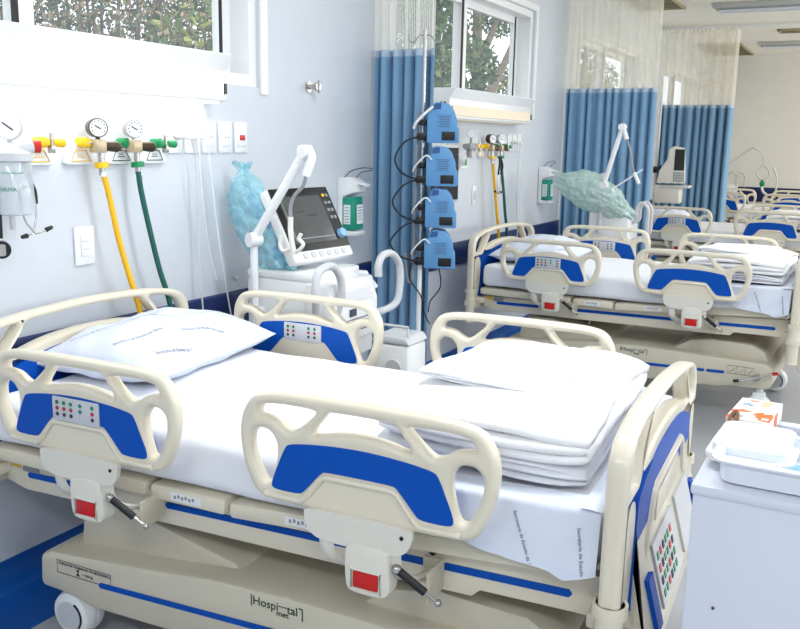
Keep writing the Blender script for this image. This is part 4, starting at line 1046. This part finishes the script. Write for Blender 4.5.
for i, z in enumerate(PZ): pump(i, z)
def W3(u, d, z): return Vector((px_, py_, z)) + U_ * u + NN * d
for i in range(3):
    a, b = PZ[i], PZ[i + 1]
    q = MB(); q.tube([W3(-.02, .03, a + .03), W3(-.09, .05, a + .0), W3(-.135 - .008 * i, .06, a - .08), W3(-.10, .05, a - .15), W3(-.02, .04, b + .03)], .0045, 8)
    single('power_cable', q, ['black_rubber'], ('black cable looping between the top and second pumps', 'black cable looping between the second and third pumps', 'black cable looping between the third and bottom pumps')[i], 'cable', group='black pump cables')
q = MB(); q.tube([W3(.10, .02, PZ[3] + .005), W3(.11, .02, PZ[3] - .1), W3(.06, .0, PZ[3] - .18), W3(.05, 0, PZ[3] - .24)], .0035, 8); single('power_cable', q, ['black_rubber'], 'short black cable hanging below the bottom pump', 'cable', group='black pump cables')
q = MB(); q.tube([W3(-.04, .02, PZ[3] + .02), W3(-.05, .02, PZ[3] - .06), W3(.01, .03, PZ[3] - .15), W3(.03, .02, PZ[3] - .24), W3(.06, .02, PZ[3] - .30)], .0035, 8); single('power_cable', q, ['black_rubber'], 'wavy black cable crossing the lower pole of the drip stand', 'cable', group='black pump cables')
for i in range(4):
    q = MB(); z = PZ[i]
    q.tube([W3(-.045, .05, z + .07), W3(-.03, .07, z + .10), W3(.02, .085, z + .15), W3(.05, .08, z + (.175 if i == 0 else .13))], .007 if i == 0 else .004, 8)
    single('drip_tube', q, ['white_plastic'], 'white tube curving over the %s blue pump' % ('top', 'second', 'third', 'bottom')[i], 'tube', group='white tubes at the pumps')

# ------------------------------------------------------------------ second bay extras
v = thing('patient_monitor', 'dark patient monitor on the wall half hidden behind the blue pumps', 'monitor', (.0, 4.80, 1.14))
q = MB(); q.b2((.002, -.05, .05), (.10, .05, .20), bev=.01); part('wall_bracket', q, ['lightgrey'], v)
q = MB(); q.prism([(-.13, .02), (.13, .02), (.125, .36), (-.125, .36)], -.03, .03, Matrix.Translation((.14, 0, 0)) @ Matrix.Rotation(R(70), 4, 'Z'), bev=.01); part('housing', q, ['lightgrey'], v)
q = MB(); q.prism([(-.12, .035), (.12, .035), (.115, .345), (-.115, .345)], -.036, -.028, Matrix.Translation((.14, 0, 0)) @ Matrix.Rotation(R(70), 4, 'Z')); part('screen', q, ['dark_screen'], v)
q = bag_mesh(.3, .1, 7, lambda t: (.02 * math.sin(t * 5), .02 + .055 * abs(math.sin(PI * min(1, t * 1.02))) ** .8, .26 - t * .24, .02 + .05 * abs(math.sin(PI * min(1, t * 1.02)))))
single('plastic_bag', q, ['clear_bag'], 'clear plastic bag hanging on the wall behind the blue pumps', 'bag', (.09, 5.06, 1.27), ang=180)
t = thing('stethoscope', 'black stethoscope hanging beside the yellow hose in the second bay', 'stethoscope', (.12, 5.80, 1.42))
q = MB(); q.tube([(0, -.02, -.12), (.01, -.03, -.06), (0, 0, .0), (.01, .03, -.06), (0, .025, -.12)], .007, 8); part('tubing', q, ['black_rubber'], t)
q = MB(); q.tube([(0, -.02, -.12), (0, -.03, -.2), (0, .0, -.25), (0, .04, -.245)], .003, 6); q.tube([(0, .025, -.12), (0, .03, -.2), (0, .0, -.252), (0, -.06, -.235)], .003, 6); part('ear_tubes', q, ['steel'], t)
q = MB(); q.ball((0, .045, -.245), .009, seg=8); q.ball((0, -.065, -.235), .009, seg=8); part('ear_tips', q, ['black_rubber'], t)
v = thing('suction_flask', 'grey suction regulator with small gauge and green tag in the second bay', 'regulator', (.07, 5.40, 1.45))
q = MB(); q.cyl((-.05, 0, .04), (.0, 0, .04), .018); q.box((0, 0, .04), (.05, .12, .04), bev=.008); q.cyl((0, 0, .06), (0, 0, .1), .008); q.cyl((.0, -.02, .03), (.0, -.02, -.03), .02); part('body', q, ['grey_plastic'], v)
q = MB(); d = Vector((.5, -.87, 0)); cc = Vector((0, .0, .125)); q.mi(0).cyl(cc - d * .015, cc + d * .01, .03); q.mi(1).cyl(cc + d * .01, cc + d * .012, .026); part('gauge', q, ['steel', 'gauge_face'], v)
q = MB(); q.mi(0).box((-.06, .03, -.065), (.004, .11, .075)); q.mi(1).box((-.057, .005, -.065), (.002, .035, .04)); q.box((-.057, .055, -.065), (.002, .04, .04)); q.mi(0).box((-.0555, .005, -.065), (.001, .02, .02)); part('tag', q, ['white_plastic', 'green'], v)
# second ventilator
v2 = thing('ventilator', 'white lung ventilator with folded arm in front of the wide blue curtain', 'ventilator', (.70, 6.78, 0))
q = MB(); q.b2((-.16, -.16, .64), (.15, .16, 1.02), bev=.02); part('body', q, ['white_plastic'], v2)
q = MB(); q.b2((-.10, -.12, .14), (.10, .12, .65), bev=.02); part('column', q, ['white_matt'], v2)
q = MB(); q.b2((-.2, -.2, .09), (.2, .2, .15), bev=.02); part('base', q, ['lightgrey'], v2)
for sx in (-.16, .16):
    for sy in (-.15, .15):
        q = MB(); q.cyl((sx, sy - .015, .045), (sx, sy + .015, .045), .045); q.cyl((sx, sy, .05), (sx, sy, .1), .012); part('castor', q, ['grey_plastic'], v2)
r2 = lambda x, z, y=6.6: (x - .70, y - 6.78, z)
q = MB(); q.cyl(r2(.63, .86), r2(.645, 1.22), .017); part('arm_post', q, ['lightgrey'], v2)
q = MB(); q.cyl(r2(.65, 1.22, 6.57), r2(.65, 1.22, 6.63), .028); part('arm_joint', q, ['white_plastic'], v2)
q = MB(); q.tube([r2(.65, 1.23), r2(.755, 1.63)], .018, 12); part('arm_boom', q, ['white_plastic'], v2)
q = MB(); q.cyl(r2(.76, 1.65, 6.57), r2(.76, 1.65, 6.63), .026); q.tube([r2(.765, 1.64), r2(.80, 1.56)], .017, 10); part('arm_joint', q, ['white_plastic'], v2)
q = MB(); q.tube([r2(.80, 1.56), r2(.83, 1.48), r2(.85, 1.38), r2(.87, 1.31)], .008, 10); part('gooseneck', q, ['grey_plastic'], v2)
q = MB(); q.tube([r2(.87, 1.32), r2(.91, 1.24)], .014, 10); q.tube([r2(.71, 1.19), r2(.93, 1.345)], .006, 8); q.tube([r2(.71, 1.20), r2(.74, 1.14)], .012, 8); part('tube_holder', q, ['white_plastic'], v2)
q = MB(); q.b2((-.03, -.1, 1.02), (.03, .06, 1.06), bev=.01); q.box((-.06, -.06, 1.17), (.05, .05, .28), rot=(0, -.35, 0), bev=.01); part('monitor_back', q, ['lightgrey'], v2)
for dy_ in (-.05, .07):
    q = MB(); q.tube([(.10, dy_, .93), (.17, dy_, .95), (.18, dy_, 1.05), (.215, dy_, 1.09), (.26, dy_, 1.05), (.265, dy_, .95), (.25, dy_, .84), (.13, dy_, .80)], .014, 10); part('handle', q, ['lightgrey'], v2)
mb = MB(); bm = bmesh.new(); bmesh.ops.create_icosphere(bm, subdivisions=5, radius=1)
for v in bm.verts:
    c = v.co.copy(); x_, y_, z_ = c
    k = 1 + .16 * noise.noise(c * 2.2) + .22 * (.4 - abs(noise.noise(c * 3 + Vector((3, 1, 2))))) + .10 * (.4 - abs(noise.noise(c * 8)))
    x2 = math.copysign(abs(x_) ** .8, x_) * .285 * k; z2 = z_ * (.105 + .035 * (1 - abs(x_))) * k; y2 = y_ * .10 * k
    v.co = Vector((x2, y2, z2 - .26 * x2 - (.30 * max(0, x2 - .05))))
mb.bm(bm)
single('plastic_bag', mb, ['green_bag'], 'crumpled pale green plastic bag over the second ventilator', 'bag', (.56, 6.66, 1.155), ang=180)
# monitor on pole by third bed
v = thing('patient_monitor', 'cream bedside monitor with keypad on a pole before the farthest curtain', 'monitor', (.50, 9.95, 0))
q = MB(); q.cyl((-.19, 0, .06), (-.19, 0, 2.0), .016); part('pole', q, ['lightgrey'], v)
q = MB()
for a in range(5):
    c_, s_ = math.cos(a * 2 * PI / 5), math.sin(a * 2 * PI / 5); q.tube([(-.19, 0, .08), (-.19 + .25 * c_, .25 * s_, .05)], .014, 8); q.cyl((-.19 + .25 * c_, .25 * s_ - .01, .025), (-.19 + .25 * c_, .25 * s_ + .01, .025), .025)
part('wheelbase', q, ['grey_plastic'], v)
q = MB(); q.prism([(-.17, 1.12), (.12, 1.12), (.13, 1.16), (.10, 1.50), (-.01, 1.52), (-.06, 1.48), (-.07, 1.38), (-.15, 1.25)], -.10, .10, Matrix.Rotation(R(12), 4, 'Z'), bev=.012); part('housing', q, ['cream_light'], v)
MR = Matrix.Rotation(R(12), 4, 'Z')
q = MB(); q.prism([(-.0, 1.26), (.105, 1.26), (.10, 1.485), (.0, 1.485)], -.106, -.098, MR); part('screen', q, ['black'], v)
q = MB(); q.prism([(-.0, 1.14), (.11, 1.14), (.108, 1.24), (.0, 1.24)], -.106, -.098, MR); q.mi(1)
for i in range(4):
    for j in range(3): q.prism([(.012 + i * .025, 1.155 + j * .028), (.028 + i * .025, 1.155 + j * .028), (.028 + i * .025, 1.172 + j * .028), (.012 + i * .025, 1.172 + j * .028)], -.11, -.105, MR)
part('keypad', q, ['grey_plastic', 'lightgrey'], v)
q = MB(); q.box((-.04, 0, 1.0), (.28, .18, .20), bev=.02); part('module_box', q, ['cream_light'], v)
q = MB(); q.box((.04, 0, 1.085), (.30, .22, .03), bev=.012); part('tray', q, ['tube_grey'], v)
q = MB(); q.box((-.19, -.02, 1.26), (.05, .06, .07), bev=.01); q.tube([(-.19, -.05, 1.28), (-.14, -.09, 1.27), (-.12, -.09, 1.31)], .01, 8); part('clamp', q, ['black'], v)
# far ventilator arm and loops
v4 = thing('ventilator', 'far ventilator with thin arm holding a breathing circuit near the cream end wall', 'ventilator', (.50, 13.85, 0))
q = MB(); q.b2((-.2, -.2, .62), (.16, .2, .98), bev=.02); part('body', q, ['white_plastic'], v4)
q = MB(); q.b2((-.1, -.12, .12), (.1, .12, .64), bev=.02); part('column', q, ['white_matt'], v4)
q = MB(); q.b2((-.2, -.2, .06), (.2, .2, .13), bev=.02); q.cyl((-.15, -.1, 0), (-.15, -.1, .07), .03); q.cyl((.15, -.1, 0), (.15, -.1, .07), .03); q.cyl((-.15, .1, 0), (-.15, .1, .07), .03); q.cyl((.15, .1, 0), (.15, .1, .07), .03); part('base', q, ['lightgrey'], v4)
for dx_ in (0.0, .12):
    q = MB(); q.tube([(.05 + dx_, -.1, .95), (.05 + dx_, -.1, 1.10), (.10 + dx_, -.1, 1.16), (.16 + dx_, -.1, 1.10), (.16 + dx_, -.1, .95)], .016, 8); part('handle', q, ['tube_grey'], v4)
q = MB(); q.tube([(-.12, -.15, .95), (-.10, -.15, 1.16)], .014, 8); q.tube([(-.10, -.15, 1.16), (.36, -.2, 1.52)], .012, 8); q.tube([(.36, -.2, 1.52), (.46, -.2, 1.46), (.52, -.2, 1.38), (.53, -.2, 1.28)], .010, 8); part('support_arm', q, ['lightgrey'], v4)
q = MB(); q.mi(0).tube([(.53, -.2, 1.27), (.46, -.2, 1.20), (.46, -.2, 1.12), (.53, -.2, 1.07), (.61, -.2, 1.12), (.60, -.2, 1.20)], .013, 8, closed=True); q.mi(1).ball((.53, -.2, 1.01), .04, seg=10); q.cyl((.53, -.2, .96), (.53, -.2, 1.06), .02)
q.mi(2).tube([(.53, -.2, .97), (.56, -.25, .90), (.62, -.3, .86)], .018, 8); q.mi(3).tube([(.62, -.3, .86), (.74, -.45, .81), (.9, -.6, .765)], .016, 8)
q.mi(0).tube([(.66, -.2, 1.25), (.72, -.2, 1.1), (.72, -.2, .9), (.70, -.2, .75)], .014, 8)
part('breathing_circuit', q, ['tube_grey', 'green', 'white_plastic', 'black'], v4)

# ------------------------------------------------------------------ cabinet and its things
KZ = .90
v = thing('bedside_cabinet', 'plain pale bluish white cabinet at the right edge beside the footboard', 'cabinet', (2.46, 1.78, 0))
q = MB(); q.b2((-.255, -.15, .03), (.30, .15, KZ - .02), bev=.004); part('body', q, ['cabinet'], v)
q = MB(); q.b2((-.26, -.155, KZ - .022), (.305, .16, KZ), bev=.006); part('top', q, ['cabinet'], v)
q = MB(); q.b2((-.26, .16, KZ - .022), (-.228, .34, KZ), bev=.005); q.b2((.27, .16, KZ - .022), (.305, .34, KZ), bev=.005); q.b2((-.26, .315, KZ - .022), (.305, .345, KZ + .002), bev=.005); part('push_handle', q, ['cabinet'], v)
q = MB(); q.cyl((-.20, -.1515, .66), (-.20, -.154, .66), .003, seg=10); part('door_pin', q, ['ink'], v)
for sx in (-.22, .26):
    for sy in (-.12, .12):
        q = MB(); q.cyl((sx, sy - .012, .016), (sx, sy + .012, .016), .016, seg=12); part('castor', q, ['grey_plastic'], v)
# storage tray
def tub(mb, x0, x1, y0, y1, z0, z1, t=.004, fl=.012, r=.03):
    def ring(e, z):
        ax0, ax1, ay0, ay1 = x0 - e, x1 + e, y0 - e, y1 + e; rr = r; o = []
        for (cx, cy, a0) in ((ax1 - rr, ay1 - rr, 0), (ax0 + rr, ay1 - rr, 90), (ax0 + rr, ay0 + rr, 180), (ax1 - rr, ay0 + rr, 270)):
            for k in range(6): a = R(a0 + k * 18); o.append((cx + rr * math.cos(a), cy + rr * math.sin(a), z))
        return o
    rings = [ring(-.012, z0), ring(-.004, z0 + .004), ring(0, z1 - .004), ring(fl, z1 - .004), ring(fl, z1), ring(-t, z1), ring(-t - .006, z0 + t + .002)]
    n = 24; vs = [p for rg in rings for p in rg]; fs = []
    for i in range(len(rings) - 1):
        for k in range(n): l = (k + 1) % n; fs.append((i * n + k, i * n + l, (i + 1) * n + l, (i + 1) * n + k))
    fs.append(tuple(range(n))); fs.append(tuple((len(rings) - 1) * n + k for k in range(n))); mb.add(vs, fs)
q = MB(); tub(q, -.185, .21, -.105, .10, 0.001, .05); tr = single('storage_tray', q, ['tray_clear'], 'white plastic tray with a rim on top of the cabinet', 'tray', (2.425, 1.755, KZ), ang=50)
q = MB(); q.ball((.06, 0, .02), .04, (1.4, .9, .45), 14); o = single('blue_wipe', q, ['knob_blue'], 'pale blue crumpled packet inside the white tray', 'packet', (2.355, 1.72, KZ + .006))
# lidded box
v = thing('lidded_container', 'white lidded plastic container resting on the tray', 'container', (2.287, 1.822, KZ + .0505), R(-2))
def rr_poly(a, b, r, n=6): return [(cx + r * math.cos(R(a0 + k * 90 / n)), cy + r * math.sin(R(a0 + k * 90 / n))) for (cx, cy, a0) in ((a - r, b - r, 0), (-a + r, b - r, 90), (-a + r, -b + r, 180), (a - r, -b + r, 270)) for k in range(n + 1)]
RX = Matrix.Rotation(PI / 2, 4, 'X')
def slab(mb, a, b, r, z0, z1, bev): mb.prism(rr_poly(a, b, r), -z1, -z0, RX, bev=0) if not bev else mb.prism(rr_poly(a, b, r), -z1, -z0, RX, bev=bev)
q = MB(); slab(q, .070, .092, .03, .002, .022, 0); part('tub', q, ['tray_clear'], v)
q = MB(); slab(q, .082, .104, .040, .018, .036, .007); slab(q, .070, .092, .034, .034, .039, .002); part('lid', q, ['lid_white'], v)
# glove box
v = thing('glove_box', 'white and orange glove box standing behind the lidded container', 'box', (2.262, 2.045, KZ + .003), R(-4))
v.scale = (.72, .86, .62)
q = MB(); q.b2((-.062, -.105, 0), (.062, .105, .062), bev=.002); part('carton', q, ['lid_white'], v)
q = MB(); q.mi(0)
def top(mb, pts, z=.0625, c=0): mb.mi(c).add([(x_, y_, z) for x_, y_ in pts] + [(x_, y_, z - .001) for x_, y_ in pts], [tuple(range(len(pts)))] + [tuple(len(pts) + i for i in range(len(pts)))[::-1]])
top(q, [(-.062, -.03), (-.02, -.005), (-.03, -.015), (.0, -.02), (-.015, -.035), (-.062, -.012 - .035)])
top(q, [(.01, -.03), (.03, -.01), (.032, -.03), (.055, -.02), (.062, -.04), (.062, -.10), (.03, -.095), (.02, -.07), (.005, -.075), (.018, -.055), (0, -.05)])
top(q, [(-.06, -.105), (-.03, -.105), (-.045, -.085), (-.062, -.08)]); top(q, [(-.03, .075), (-.005, .08), (-.01, .09), (-.03, .088)])
top(q, [(.005, .035), (.03, .035), (.045, .095), (.005, .095)], c=1); top(q, [(-.045, .045), (-.02, .045), (-.02, .052), (-.045, .052)], c=2)
top(q, [(.035, -.085), (.055, -.085), (.055, -.065), (.035, -.065)], .0628, 3)
q.mi(0).b2((-.0632, -.105, .0), (-.062, -.05, .06)); q.b2((.062, -.02, .0), (.0632, .02, .06)); q.b2((-.04, -.1062, .01), (.05, -.105, .05))
q.mi(2); text_on(q, 'Med', .022, (-.055, -.088, .0632), (1, .1, 0), (-.1, 1, 0)); text_on(q, 'LATEX', .011, (-.045, .03, .0632), (1, 0, 0), (0, 1, 0))
part('printing', q, ['orange', 'skin_print', 'label_blue', 'lightgrey'], v, recalc=False)
v = thing('scissors', 'brown handled scissors lying at the left edge of the tray', 'scissors', (2.222, 1.90, KZ))
q = MB(); q.tube([(-.012, -.085, .006), (.004, .03, .03)], .003, 6); part('blade', q, ['steel'], v)
q = MB(); q.tube([(.003, .02, .028), (.0, .05, .045), (.008, .08, .05), (.014, .05, .045)], .0045, 6, closed=True); part('handle', q, ['cardboard'], v)
